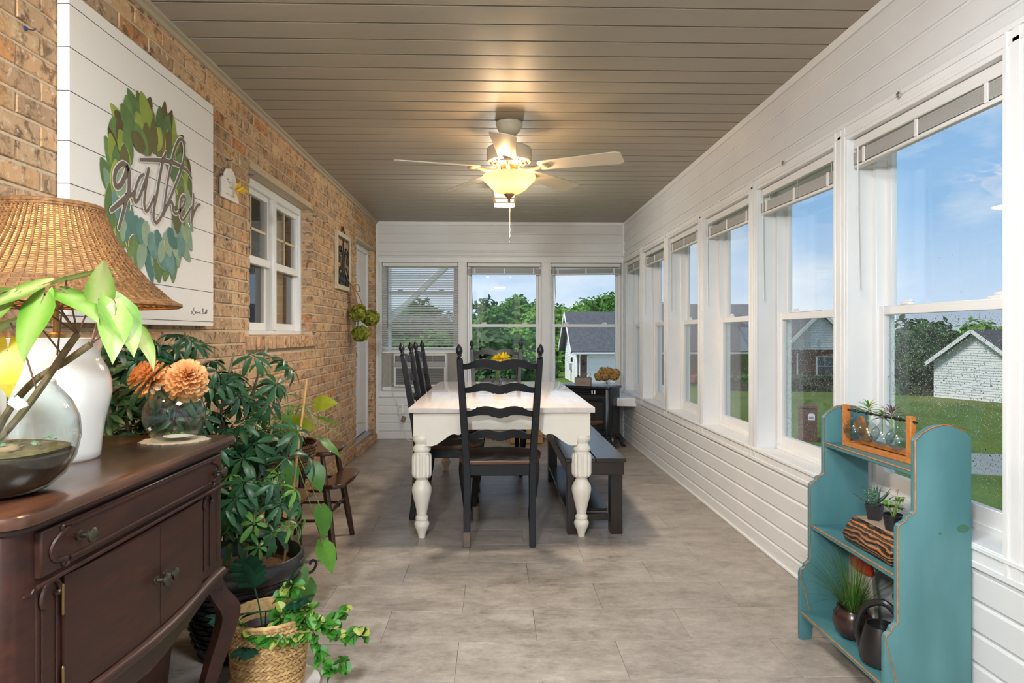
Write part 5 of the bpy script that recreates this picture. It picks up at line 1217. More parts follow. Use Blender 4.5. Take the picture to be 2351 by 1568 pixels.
for s_ in SIG: ribbon(sg, [(2.886-2.585+a_, 1.290-1.235+b_) for a_, b_ in s_], .0009, .0386)
sg.build('signature', LINEM, CV)

# ---------------------------------------------------------------- small plaque with a yellow bloom
PQ = thing('wall_plaque', 'small white arched wall plaque with a yellow flower on brick', 'plaque', (XL+.002, 3.36, 1.878))
PQM = M('plaque_white', (.74,.70,.64,1), .6)
pts = [(-.10,0),(.112,0),(.108,.09),(.095,.108),(.082,.102),(.07,.128),(.045,.152),(.01,.162),(-.03,.152),(-.055,.128),(-.066,.102),(-.082,.106),(-.10,.094)]
MB().prism(pts, 'x', 0, .014).build('board', PQM, PQ, .002)
wr = MB()
for k, (a_, b_, l_) in enumerate(((-.045,.098,.03),(-.035,.088,.05),(-.02,.062,.05),(-.06,.024,.11))):
    P = [(a_+l_*i/9, b_-.012*i/9*(l_ > .1)*0+.0035*math.sin(i*2.3+k)) for i in range(10)]; ribbon(wr, P, .0009, .0143)
wr.build('handwriting', M('grey_ink', lin('#8d8478'), .8), PQ)
YP = leafm('yellow_petal', '#e0a81c', '#f0d84a', .5, .3)
for k, (d, l_) in enumerate((((.8,.6,.1),.075), ((.5,.1,-.9),.06), ((.6,.3,.8),.065), ((.7,-.5,.5),.045), ((.6,-.2,-.8),.05), ((.9,.2,.3),.05))):
    MB().leaf((.016,.052,.062), d, (1,0,.2), l_, l_*.42, .4, .3, 5).build('petal', YP, PQ)
MB().lathe([(.0,0),(.004,.002),(.0,.02)], (.02,.052,.062), 8).build('pistil', YP, PQ)
# blue brick hooks
HKM = M('blue_plastic', lin('#1f2f6e'), .4)
hk = MB().box(0, .006, -.006, .006, -.006, .006).mesh('brick_hook', HKM, .002); tip_ = MB().tube([(.004,0,0),(.02,.004,-.003),(.026,.008,.004)], .0025, 6).mesh('hook_pin', M('dark_pin', (.03,.03,.05,1), .4))
for (y_, z_, lb) in ((1.929,2.081,'blue hook on the brick left of the canvas print'), (3.357,2.081,'blue hook with a dark pin above the white plaque'), (3.652,2.079,'blue hook at the top left corner of the brick-set window'), (3.352,1.677,'blue hook on the brick right of the canvas print'), (3.651,1.676,'blue hook halfway down the left edge of the brick-set window'),
                 (4.935,2.08,'blue hook at the top right corner of the brick-set window'), (5.234,2.082,'blue hook on the brick left of the iron scroll panel top'), (4.923,1.675,'blue hook halfway down the right edge of the brick-set window'), (5.234,1.678,'blue hook on the brick left of the iron scroll panel foot'), (4.925,1.212,'blue hook at the bottom right corner of the brick-set window')):
    o = tag(link('brick_hook', hk, None, (XL, y_, z_)), lb, 'hook', 'blue hooks on the brick'); link('hook_pin', tip_, o)

# ---------------------------------------------------------------- framed iron scroll panel
IP = thing('scroll_panel', 'black iron scrollwork panel in a cream wooden frame on brick', 'wall decor', (XL+.001, 5.84, 1.585))
FRM = wood('whitewashed_wood', '#b3a288', '#d8cab2', .6, 5, (8,8,1))
part('frame', IP, FRM, (0, .026, -.26, -.222, 0, .50), (0, .026, .222, .26, 0, .50), (0, .026, -.222, .222, 0, .04), (0, .026, -.222, .222, .46, .50), bevel=.003)
def ir(pts, r_=.006, nm='scroll'): MB().tube(spline([(.016, a_, b_) for a_, b_ in pts], 6), r_, 6).build(nm, BLACKM, IP)
ir([(-.215,.045),(-.215,.455)], .004, 'border_bar'); ir([(.215,.045),(.215,.455)], .004, 'border_bar'); ir([(-.215,.047),(.215,.047)], .004, 'border_bar'); ir([(-.215,.453),(.215,.453)], .004, 'border_bar')
ir([(0,.05),(0,.455)], .007, 'centre_bar')
for s in (-1, 1):
    ir([(s*.02,.20),(s*.05,.30),(s*.10,.375),(s*.16,.36),(s*.185,.29),(s*.165,.235),(s*.14,.26),(s*.155,.295)])
    ir([(s*.015,.20),(s*.03,.28),(s*.07,.345),(s*.11,.33)], .008); ir([(s*.02,.19),(s*.09,.205),(s*.15,.17),(s*.18,.10),(s*.15,.055)]); ir([(s*.03,.17),(s*.10,.13),(s*.14,.075),(s*.105,.055),(s*.085,.09)], .007)
    ir([(s*.045,.055),(s*.05,.12),(s*.035,.18)], .005); ir([(s*.0,.06),(s*.03,.10),(-s*.02,.14)], .004)
ir([(-.05,.19),(.05,.19)], .006, 'cross_bar'); ir([(-.045,.10),(.045,.10)], .004, 'cross_bar')
CRN = M('bronze_casting', lin('#4a3826'), .5, .5)
MB().tube(spline([(.013,-.06,.50),(.013,-.045,.525),(.013,-.02,.53),(.013,0,.562),(.013,.02,.53),(.013,.045,.525),(.013,.06,.50)], 5), .005, 6).build('crest', CRN, IP); MB().lathe([(.0,.0),(.008,.01),(.004,.03),(.0,.04)], (.013,0,.53), 8).build('crest', CRN, IP)

# ---------------------------------------------------------------- hydrangea swag on the door jamb
GD = thing('hydrangea_swag', 'hanging swag of green hydrangeas with a burlap bow by the door', 'wreath', (XL, 6.10, 1.2))
HGM = leafm('green_hydrangea', '#7f8a24', '#c3c65a', .6, .35); BUR = M('burlap', lin('#9a6a34'), .85, var=.2, vs=90, bump=.4, bs=200)
RG = random.Random(31)
for (x_, y_, z_, r_) in ((.10,-.03,.185,.078), (.17,.20,.155,.088), (.11,.03,.0,.082), (.06,.22,.24,.05)):
    m = MB(); flowerhead(m, (x_, y_, z_), r_, 75, .026, RG); tag(m.build('flower_head', HGM, GD, 0, 60), kind='stuff')
for pts in ([(.01,-.14,.52),(.03,-.06,.47),(.05,-.03,.42),(.08,-.02,.30),(.09,-.02,.22)], [(.05,-.03,.44),(.09,.03,.36),(.12,.09,.26),(.14,.12,.20)], [(.05,-.03,.43),(.08,.05,.46),(.09,.10,.40),(.06,.04,.40)], [(.05,-.02,.42),(.07,.01,.34),(.09,.03,.24)]):
    P = spline(pts, 6); m = MB(); o = 0
    for i, p in enumerate(P): w_ = .012+.012*math.sin(i/len(P)*PI); m.v += [(p.x-.004, p.y-w_, p.z+.004), (p.x+.004, p.y, p.z-.003), (p.x-.002, p.y+w_, p.z+.004), (p.x-.008, p.y, p.z+.003)]
    for i in range(len(P)-1):
        for j in range(4): k = (j+1) % 4; m.f.append((4*i+j, 4*i+k, 4*i+4+k, 4*i+4+j))
    m.build('burlap_ribbon', BUR, GD, 0, 60)
MB().tube([(.09,0,.2),(.09,.0,.06)], .005, 6).build('stem', TW, GD)
MB().box(-.002, .012, -.15, -.135, .515, .53).build('hanger', BLACKM, GD, .002)

# ---------------------------------------------------------------- on the dining table
TV = thing('jar_vase', 'cut glass vase standing near the far end of the dining table', 'vase', (.012, 5.30, .7725))
jp = [(.0,0),(.030,0),(.036,.006),(.042,.03),(.043,.05,),(.038,.066),(.030,.076),(.028,.082),(.032,.092)]
MB().lathe([(r_, z_) for r_, z_ in jp]+[(max(0, r_-.003), z_+.003) for r_, z_ in reversed(jp)], n=32, cap=False, flute=None).build('jar', thinglass('cut_glass', (.85,.88,.87,1), 1.0, .02, 1.6), TV)
fl = MB()
for k in range(10):
    an = 2*PI*k/10
    for z_ in (.02, .04): fl.obox((.043*math.cos(an+z_*8), .043*math.sin(an+z_*8), z_), (.003, .012, .014), Matrix.Rotation(an+z_*8, 3, 'Z') @ Matrix.Rotation(PI/4, 3, 'X'))
fl.build('cut_facets', thinglass('cut_glass_facets', (.8,.84,.83,1), 1.0, .05, 1.7), TV)
YM = leafm('yellow_mum_petal', '#f2d61c', '#fff04a', .6, .35); RY = random.Random(6)
for (hx, hy, hz, r_, lb) in ((.052,-.01,.225,.062,'large yellow mum rising right in the cut glass vase'), (.018,-.05,.185,.045,'small yellow mum lower left in the cut glass vase'), (.0,.02,.215,.045,'yellow mum at the back of the cut glass vase')):
    f = thing('yellow_mum', lb, 'flower', (.012, 5.30, .7725), group='yellow mums on the dining table'); m = MB(); c_ = Vector((hx, hy, hz))
    for k in range(150):
        d = Vector((RY.gauss(0,1), RY.gauss(0,1), RY.gauss(0,.75)+.35)).normalized(); m.leaf(c_+d*r_*.25, d, (0,0,1) if abs(d.z) < .9 else (1,0,0), r_*RY.uniform(.6,.85), r_*.22, -.15, .3, 3)
    tag(m.build('bloom', YM, f, 0, 70), kind='stuff'); MB().tube(spline([(0,0,.012), (hx*.3, hy*.3, .1), (hx, hy, hz)], 5), .0028, 6).build('stem', M('mum_stem', lin('#5a6a2a'), .6), f)
NH = thing('napkin_holder', 'small black wire napkin holder behind the vase on the dining table', 'napkin holder', (.12, 5.50, .7725))
for x_ in (-.03, .03):
    MB().tube([(x_-.055,0,.003),(x_-.055,0,.07),(x_+.045,0,.07),(x_+.045,0,.003)], .0022, 5).build('wire_frame', BLACKM, NH); MB().tube([(x_-.035,0,.003),(x_-.035,0,.05),(x_+.02,0,.05),(x_+.02,0,.003)], .0018, 5).build('wire_frame', BLACKM, NH)
part('wire_base', NH, BLACKM, (-.09, .08, -.003, .003, .0, .004))

# ---------------------------------------------------------------- teal shelf
TE = NT('distressed_teal_paint'); TE.set(Roughness=.42); v = TE.coord((1,1,.25)); n1 = TE.noise(v, 9, 4); pt = TE.n('NewGeometry'); n2 = TE.noise(TE.coord((1,1,1)), 35, 4)
c1 = TE.ramp(n1, [(.3, (.055,.165,.185,1)), (.7, (.085,.225,.245,1))]); ed = TE.ramp(pt.outputs['Pointiness'], [(.505, (0,0,0,1)), (.54, (1,1,1,1))])
TE.col(c1); TE.bump(n2, .05, .002); TEAL = TE.m
RUB = M('worn_orange_edge', lin('#a8672f'), .6, var=.3, vs=40); OLV = M('olive_paint', lin('#4d5f52'), .5)
SH = thing('teal_shelf', 'distressed teal three-tier shelf with stepped sides under the window', 'shelf', (0, 0, 0))
F0, F1, F2_ = 1.197, 1.236, 1.290; BKX = 1.470
def step(xa, za, xb, zb):                                 # small ogee between two widths, going up
    return [(xa, za), (xa+.004, za+.012), (xa+.016, za+.020), ((xa+xb)/2-.002, za+.024), ((xa+xb)/2+.002, zb-.016), (xb-.006, zb-.010), (xb, zb)]
side = [(BKX, 0), (1.36, 0), (1.353, .05), (1.335, .075), (1.30, .085), (1.268, .075), (1.25, .05), (1.243, 0), (F0, 0)]+step(F0, .262, F1, .315)+step(F1, .600, F2_, .655)+[(F2_, .872), (1.31, .895), (1.345, .915), (1.38, .922), (1.415, .917), (1.45, .90), (BKX, .88)]
for y_ in (1.985, 2.545):
    pn = MB().prism(side, 'y', y_, y_+.02).build('side_panel', TEAL, SH, .004, seg=2)
    ed_ = [p for p in side if p[0] < 1.3 and p[1] > .02 or p[1] > .87]
    MB().tube([(a_+.0022, y_-.0002, b_-(.002 if b_ > .88 else 0)) for a_, b_ in ed_[:-1]], .0021, 5).build('worn_edge', RUB, pn)
for z_, xf in ((.775, F2_), (.452, F1), (.112, F0)):
    sb_ = part('shelf_board', SH, TEAL, (xf+.004, BKX-.004, 2.0052, 2.5448, z_-.018, z_), bevel=.004)
    MB().tube([(xf+.0045, 2.01, z_-.002), (xf+.0045, 2.54, z_-.002)], .0026, 5).build('worn_edge', RUB, sb_)
KN = M('green_knot_stain', lin('#3f6a55'), .5)
for (a_, b_, r_, q) in ((1.442,.60,.020,.013), (1.37,.585,.005,.005)):
    MB().prism([(a_+r_*math.cos(i*PI/8), b_+q*math.sin(i*PI/8)) for i in range(16)], 'y', 1.9846, 1.9852).build('paint_knot', KN, SH)
# propagation station with four glass bulbs
ORW = wood('orange_oiled_wood', '#a85f24', '#cf8a48', .5, 5, (1,8,8))
PG = thing('propagation_stand', 'orange wooden propagation stand with a black rod on the teal shelf', 'stand', (1.385, 2.29, .7755), .06)
part('base_bar', PG, ORW, (-.045, -.028, -.19, .19, 0, .018), (.028, .045, -.19, .19, 0, .018), bevel=.001)
for y_ in (-.19, .165):
    part('end_post', PG, ORW, (-.045, -.027, y_, y_+.025, .018, .155), bevel=.001); part('end_post', PG, ORW, (-.027, .045, y_, y_+.025, .0, .018), bevel=.001)
MB().bar((-.0, .16, .10), (.0, .10, .022), .055, .014, (1,0,0)).build('slanted_board', ORW, PG, .001); part('inner_board', PG, ORW, (-.022, .03, -.165, .11, .018, .03), bevel=.001)
MB().tube([(-.036, -.205, .138), (-.036, .205, .138)], .0038, 8).build('rod', BLACKM, PG)
for y_ in (-.115, -.04, .04, .115):
    for e in (-.012, .012): MB().tube([(-.036, y_+e-.002, .138), (-.036, y_+e+.002, .138)], .0065, 8).build('rod_bead', BLACKM, PG)
bulb = [(.0,.0),(.012,.001),(.026,.008),(.036,.024),(.038,.038),(.034,.053),(.022,.066),(.012,.074),(.0095,.082),(.0095,.108),(.013,.114)]
bme = MB().lathe(bulb+[(max(0, r_-.0014), z_+.001) for r_, z_ in reversed(bulb)], n=28, cap=False).mesh('glass_bulb', VGLASS)
wme = MB().lathe([(.0,.002),(.012,.003),(.025,.010),(.034,.024),(.036,.036),(.0,.037)], n=24).mesh('water', thinglass('bulb_water', (.88,.92,.93,1), 1.0, 0, 1.33))
for y_, lb in ((.125,'glass bulb nearest the far post of the propagation stand'), (.043,'second glass bulb from the far post of the propagation stand'), (-.037,'third glass bulb from the far post of the propagation stand'), (-.117,'glass bulb nearest the close post of the propagation stand')):
    o = thing('bulb_vase', lb, 'vase', (1.385-.036-.001*0-y_*.06, 2.29+y_-.036*.06*0, .7755+.034), 0, 'glass bulbs in the propagation stand'); link('glass', bme, o); link('water', wme, o)
TIL = [leafm('air_plant_green', '#2f8a3c', '#5aa84a', .4, .25, '#e6a82e'), leafm('air_plant_purple', '#6a4a50', '#96707a', .45, .2)]
for (p, mi, s_, lb) in (((1.347, 2.33, .92), 0, 1.0, 'spiky green air plant with orange tips in a glass bulb'), ((1.352, 2.20, .915), 1, 1.1, 'purple spiky air plant in the glass bulb near the shelf front'), ((1.36, 2.27, .90), 0, .7, 'small green cutting between the two air plants')):
    o = thing('air_plant', lb, 'plant', p); RA = random.Random(int(p[1]*100))
    for k in range(22):
        an = k*2.4; el = .1+1.2*(k/22); d = (math.cos(an)*math.cos(el), math.sin(an)*math.cos(el), math.sin(el)); MB().leaf((0,0,.018*k/22), d, (0,0,1), .062*s_*(1.05-.4*k/22), .0065, .75, .4, 5).build('leaf', TIL[mi], o)
    MB().tube([(0,0,-.05),(0,0,.02)], .0022, 5).build('stem', PETI, o)
# log planter with two potted succulents
LGM = NT('burnt_pine_grain'); LGM.set(Roughness=.45); v = LGM.coord((1, .55, 1.6)); wvx = LGM.n('TexWave', bands_direction='Z'); wvx.inputs['Scale'].default_value = 14; wvx.inputs['Distortion'].default_value = 9; wvx.inputs['Detail'].default_value = 3; wvx.inputs['Detail Scale'].default_value = 1.2; LGM.l(v, wvx.inputs[0])
LGM.col(LGM.ramp(wvx.outputs[0], [(.25, lin('#1d110b')), (.5, lin('#5a3219')), (.8, lin('#9a6234'))])); LGM.bump(wvx.outputs[0], .5, .006)
LG = thing('log_planter', 'split log planter of dark burnt-grain wood on the teal shelf', 'planter', (1.345, 2.225, .4525))
m = MB().prism([(-.075,0),(.075,0),(.078,.05),(.070,.085),(.058,.088),(-.045,.088),(-.062,.072),(-.088,.03)], 'y', -.155, .125); m.build('log', LGM.m, LG, .006)
part('top_slab', LG, wood('pale_sanded_wood', '#8a7560', '#b5a28c', .5, 4), (-.042, .058, -.14, .115, .0882, .0905), bevel=.001)
ALM = NT('striped_aloe'); ALM.set(Roughness=.4); v = ALM.coord((1,1,1)); wvx = ALM.n('TexWave', bands_direction='X'); wvx.inputs['Scale'].default_value = 60; wvx.inputs['Distortion'].default_value = 6; ALM.l(v, wvx.inputs[0]); ALM.col(ALM.ramp(wvx.outputs[0], [(.62, lin('#24423a')), (.8, lin('#86a68c'))]))
def potted(name, label, loc, fn, s_=1):
    o = thing(name, label, 'plant', loc); MB().lathe([(.0,0),(.024*s_,0),(.032*s_,.045*s_),(.035*s_,.046*s_),(.035*s_,.052*s_),(.031*s_,.052*s_),(.03*s_,.044*s_),(.0,.043*s_)], n=4 if s_ > 1 else 20).build('pot', BLACKM if s_ > 1 else BLACKP, o)
    fn(o); return o
def aloe(o):
    for k in range(13):
        an = k*2.399+.4; t = k/13; el = .35+1.05*t; L_ = .085*(1.05-.25*t)
        me = MB().leaf((0,0,0), (1,0,0), (0,0,1), L_, .026, -.25, .55, 6, lambda q: max(.03, (1-q)**.8)).mesh('leaf', ALM.m); b_ = link('leaf', me, o, (0,0,.045)); b_.rotation_euler = (0, -el, an)
potted('potted_aloe', 'striped dark aloe in a black square pot on the log planter', (1.345, 2.290, .5435), aloe, 1.05)
JAD = leafm('jade_leaf', '#4a7a3c', '#86a650', .4, .15, '#5a2f3c')
def jade(o):
    RJ = random.Random(2); me = MB().leaf((0,0,0), (1,0,0), (0,0,1), .018, .013, .2, .4, 4).mesh('leaf', JAD)
    for k in range(7):
        an = k*2.4; q = Vector((math.cos(an)*.022, math.sin(an)*.022, .07+.016*(k % 3))); MB().tube([(0,0,.04), tuple(q*.6+Vector((0,0,.02))), tuple(q)], .0018, 5).build('stem', PETI, o)
        for j in range(7): b_ = link('leaf', me, o, tuple(q)); b_.rotation_euler = (RJ.uniform(-.5,.5), -RJ.uniform(-.1,1.0), j*.9)
    MB().tube(spline([(.0,0,.05),(.012,.0,.11),(.004,-.02,.14),(-.01,-.03,.135)], 5), .0009, 4).build('dry_stalk', M('dry_stalk', lin('#a08a52'), .8), o)
potted('potted_jade', 'small reddish green jade succulent in a round black pot on the log planter', (1.335, 2.165, .5435), jade, 1.0)
# bottom tier
GP = thing('grass_plant', 'grassy green plant in a round dark pot on the bottom teal tier', 'plant', (1.285, 2.325, .1125))
MB().lathe([(.0,0),(.038,0),(.056,.02),(.066,.05),(.062,.085),(.050,.102),(.053,.108),(.046,.108),(.042,.09),(.0,.088)], n=36).build('pot', M('dark_brown_glaze', lin('#33221f'), .2), GP)
GRM = leafm('grass_blade', '#22421f', '#4a7a34', .45, .2, '#8a9a3a'); g_ = MB(); RGr = random.Random(12)
for k in range(330):
    an = RGr.uniform(0, 2*PI); ln = RGr.uniform(.13, .29); sp = RGr.uniform(.1, 1.1); dr_ = RGr.uniform(.2, 1.3)
    p = Vector((math.cos(an)*.022, math.sin(an)*.022, .09)); d = Vector((math.cos(an)*sp*.6, math.sin(an)*sp*.6, 1)).normalized(); out = Vector((math.cos(an), math.sin(an), 0)); o = len(g_.v); sd = Vector((-math.sin(an), math.cos(an), 0))*.0012
    ok = True; P = []
    for j in range(6):
        t = j/5; q = p+d*ln*t+out*(sp*ln*t*t*.45)-Vector((0,0,1))*(dr_*sp*ln*t*t*.5)
        lim = (2.535-2.325) if True else 0
        q.y = max(-.30, min(.205, q.y)); q.x = min(.165, q.x); q.z = max(.01, min(.30, q.z)); P.append(q)
    for j, q in enumerate(P): w_ = sd*(1-.8*j/5); g_.v += [tuple(q-w_), tuple(q+w_)]
    for j in range(5): g_.f.append((o+2*j, o+2*j+1, o+2*j+3, o+2*j+2))
tag(g_.build('grass_blades', GRM, GP, 0, 80), kind='stuff')
def pillow(label, name, loc, rz, w_, h, t_, tilt, bands, cat='bag'):
    b_ = thing(name, label, cat, loc, rz); b_.rotation_euler = (0, tilt, rz)
    for (nm, z0_, z1_, mt) in bands:
        m = MB()
        def f(u, v_, s): 
            z_ = z0_+(z1_-z0_)*v_; tz = z_/h; k = (math.sin(PI*min(1, max(0, u)))**.5)*(math.sin(PI*min(.97, tz*.8+.2))**.5)
            return (s*t_/2*k, (u-.5)*w_, z_)
        m.grid(lambda u, v_: f(u, v_, 1), 12, 8); m.grid(lambda u, v_: f(1-u, v_, -1), 12, 8); m.build(nm, mt, b_, 0, 70)
    return b_
REDM = M('red_film', lin('#b8321a'), .35); WHF = M('white_film', lin('#cfc8bc'), .4)
PBG = pillow('red and white plastic garden bag standing on the bottom teal tier', 'garden_bag', (1.385, 2.42, .1125), -.2, .215, .30, .075, -.06, [('bag_body', 0, .215, WHF), ('bag_top', .215, .30, REDM)])
tx = bpy.data.curves.new('bag_lettering', 'FONT'); tx.body = 'ione'; tx.size = .052; tx.extrude = .0006
to = bpy.data.objects.new('tmp', tx); COL.objects.link(to); dg = bpy.context.evaluated_depsgraph_get(); me = bpy.data.meshes.new_from_object(to.evaluated_get(dg)); bpy.data.objects.remove(to)
me.materials.append(REDM); o = link('lettering', me, PBG, (-.040, .06, .13)); o.rotation_euler = (PI/2, 0, -PI/2)
SPB = thing('spray_bottle', 'orange spray bottle with a green trigger head on the bottom teal tier', 'bottle', (1.385, 2.17, .1125), PI)
MB().lathe([(.0,0),(.030,0),(.033,.006),(.033,.09),(.026,.115),(.014,.130),(.014,.145)], n=24).build('bottle', M('orange_plastic', lin('#a85a1c'), .35), SPB)
GRP = M('green_plastic', lin('#0f6a3a'), .35)
MB().lathe([(.017,.142),(.018,.165),(.014,.170),(.0,.171)], n=18).build('collar', GRP, SPB); MB().prism([(-.022,.168),(.030,.172),(.048,.200),(.046,.214),(.0,.222),(-.026,.205)], 'y', -.011, .011).build('spray_head', GRP, SPB, .004)
MB().prism([(.030,.172),(.040,.178),(.050,.150),(.044,.140),(.038,.155)], 'y', -.005, .005).build('trigger', GRP, SPB, .002)
B2 = pillow('white and teal seed bag leaning behind the watering can', 'seed_bag', (1.415, 2.085, .1125), .1, .13, .26, .05, -.08, [('bag_body', 0, .26, WHF)])
MB().box(-.0275, -.024, -.025, .015, .05, .22).build('printed_stripe', M('teal_print', lin('#2f7f8f'), .5), B2)
WCN = thing('watering_can', 'black plastic watering can with a loop handle on the bottom tier', 'watering can', (1.275, 2.135, .1125), -.9)
MB().lathe([(.0,0),(.052,0),(.062,.008),(.066,.03),(.060,.075),(.050,.115),(.046,.128),(.041,.128),(.044,.11),(.0,.10)], n=36).build('body', BLACKP, WCN)
MB().tube(spline([(-.062,.0,.035),(-.078,.005,.09),(-.055,.012,.165),(.0,.018,.195),(.042,.018,.165),(.046,.012,.115)], 6), .011, 9).build('handle', BLACKP, WCN); MB().tube(spline([(.055,.0,.03),(.09,.01,.06),(.11,.02,.14)], 5), [.014-.0007*i for i in range(11)], 8).build('spout', BLACKP, WCN)
# ---------------------------------------------------------------- outside
GZ = -3.0
LW = NT('lawn'); LW.set(Roughness=.9, Specular_IOR_Level=.15); v = LW.coord(); a_ = LW.noise(v, .35, 4); b_ = LW.noise(v, 9, 5, .7); m_ = LW.mix(.5, a_, b_)
LW.col(LW.ramp(m_, [(.34, lin('#3f5418')), (.52, lin('#566e24')), (.7, lin('#6d8038'))])); LW.bump(b_, .5, .05)
g = MB(); g.box(-60, 140, -60, 160, GZ-.3, GZ); g = g.build('ground_lawn', LW.m, None); tag(g, kind='structure')
ASP = M('grey_asphalt', lin('#8d9190'), .85, var=.12, vs=2); CON = M('pale_concrete', lin('#a9a79f'), .85, var=.1, vs=1)
RD = MB().prism([(9,21.3),(40,9.5),(44,13.5),(12,24.2),(6.0,28),(3.4,34),(3.0,41),(1.8,41),(2.4,33),(4.6,26)], 'z', GZ, GZ+.015).build('street', ASP, None); tag(RD, kind='structure')
DW = MB().prism([(5.5,53.5),(14.5,53.5),(13,46),(11,41),(3,41),(2,46)], 'z', GZ, GZ+.012).build('driveway', CON, None); tag(DW, kind='structure')
SHG = NT('grey_shingles'); SHG.set(Roughness=.85); v = SHG.coord((1,1,1)); bt = SHG.n('TexBrick'); bt.inputs['Scale'].default_value = 3.2; bt.inputs['Color1'].default_value = lin('#4a4b50'); bt.inputs['Color2'].default_value = lin('#5b5c61'); bt.inputs['Mortar'].default_value = lin('#3d3e42'); bt.inputs['Mortar Size'].default_value = .012; bt.inputs['Row Height'].default_value = .45
sp_ = SHG.n('SeparateXYZ'); cb = SHG.n('CombineXYZ'); SHG.l(v, sp_.inputs[0]); SHG.l(sp_.outputs['X'], cb.inputs['X']); SHG.l(sp_.outputs['Y'], cb.inputs['Y']); SHG.l(cb.outputs[0], bt.inputs[0]); SHG.col(bt.outputs[0]); SHGM = SHG.m
HSD = M('house_white_siding', (.74,.75,.74,1), .6); RBK = NT('red_house_brick'); RBK.set(Roughness=.85); v = RBK.coord(); bt = RBK.n('TexBrick'); bt.inputs['Scale'].default_value = 5; bt.inputs['Color1'].default_value = lin('#5f3d34'); bt.inputs['Color2'].default_value = lin('#70493e'); bt.inputs['Mortar'].default_value = lin('#7f7066'); bt.inputs['Mortar Size'].default_value = .012
sp_ = RBK.n('SeparateXYZ'); cb = RBK.n('CombineXYZ'); RBK.l(v, sp_.inputs[0]); ad = RBK.n('Math', operation='ADD'); RBK.l(sp_.outputs['X'], ad.inputs[0]); RBK.l(sp_.outputs['Y'], ad.inputs[1]); RBK.l(ad.outputs[0], cb.inputs['X']); RBK.l(sp_.outputs['Z'], cb.inputs['Y']); RBK.l(cb.outputs[0], bt.inputs[0]); RBK.col(bt.outputs[0]); RBKM = RBK.m
DKG = M('dark_window_glass', (.10,.13,.15,1), .1); EXW = M('exterior_white_trim', (.80,.80,.79,1), .5)
def clap(par, x0, x1, z0, z1, y, face=-1, gable=None, n=.16, mat=HSD):
    """lap siding boards on a wall in the local x-z plane at y; gable = function of z giving (x0, x1)"""
    z = z0
    while z < z1-.02:
        zt = min(z+n, z1); a0, b0 = gable(z) if gable else (x0, x1); a1, b1 = gable(zt) if gable else (x0, x1)
        MB().add([(a0,y,z),(b0,y,z),(b1,y,zt),(a1,y,zt),(a0,y+face*.035,z),(b0,y+face*.035,z),(b1,y+face*.008,zt),(a1,y+face*.008,zt)], [(0,1,2,3),(4,5,6,7),(0,1,5,4),(2,3,7,6),(0,3,7,4),(1,2,6,5)]).build('siding_board', mat, par, 0, 20); z = zt
# white garage: origin at its near corner; local x along the front, local y back
GA = thing('garage', 'white-sided garage with brick front and grey roof beyond the back window', 'building', (6.9, 54.7, GZ), .02)
W_, Dp, EH, RH = 14.0, 8.0, 2.85, 6.05
part('front_wall', GA, RBKM, (0, W_, 0, .25, 0, EH)); part('back_wall', GA, HSD, (0, W_, Dp-.2, Dp, 0, EH)); part('right_wall', GA, HSD, (W_-.2, W_, .25, Dp-.2, 0, EH))
gw = MB().prism([(0,0),(Dp,0),(Dp,EH),(Dp/2,RH-.1),(0,EH)], 'x', 0, .2).build('gable_wall', HSD, GA)
for k in range(40):
    z = k*.155
    if z < EH: y0_, y1_ = 0, Dp
    else: q = (z-EH)/(RH-.1-EH)*Dp/2; y0_, y1_ = q, Dp-q
    if y1_-y0_ > .1: MB().prism([(-.035,z),(-.008,z+.15),(0,z+.15),(0,z)], 'y', y0_, y1_).build('siding_board', HSD, GA, 0, 20)
for s in (0, 1):
    ya, yb = (-.45, Dp/2) if s == 0 else (Dp+.45, Dp/2); za = EH-.25
    MB().prism([(ya, za), (yb, RH), (yb, RH+.14), (ya, za+.14)], 'x', -.6, W_+.5).build('roof_slope', SHGM, GA)
    MB().bar((-.62, ya, za+.02), (-.62, yb, RH+.02), .05, .28, (0,0,1)).build('rake_board', EXW, GA)
part('gutter', GA, EXW, (-.5, W_+.5, -.58, -.42, EH-.34, EH-.2), bevel=.02); MB().tube([(.18,-.5,EH-.3),(.18,-.08,EH-.6),(.18,-.08,.1)], .06, 6).build('downspout', EXW, GA)
gd = part('garage_door', GA, EXW, (.95, 5.9, -.04, .05, 0, 2.3))
part('door_trim', GA, EXW, (.80, .95, -.06, .06, 0, 2.42), (5.9, 6.05, -.06, .06, 0, 2.42), (.8, 6.05, -.06, .06, 2.3, 2.42))
for k in range(4): part('door_panel', gd, HSD, (.98, 5.87, -.07, -.03, .02+k*.57, .54+k*.57), bevel=.02)
sd_ = part('side_door', GA, EXW, (-.07, .02, 1.3, 2.25, .0, 2.1)); part('coach_light', GA, BLACKM, (-.2, -.03, 2.6, 2.75, 1.75, 2.15), bevel=.04); part('coach_light', GA, BLACKM, (.42, .58, -.2, 0, 1.6, 2.05), bevel=.04)
part('meter_box', GA, M('meter_grey', lin('#9aa0a0'), .5), (-.2, -.03, 3.1, 3.5, 1.0, 1.6), (-.12, -.06, 3.25, 3.33, 0, 1.0))
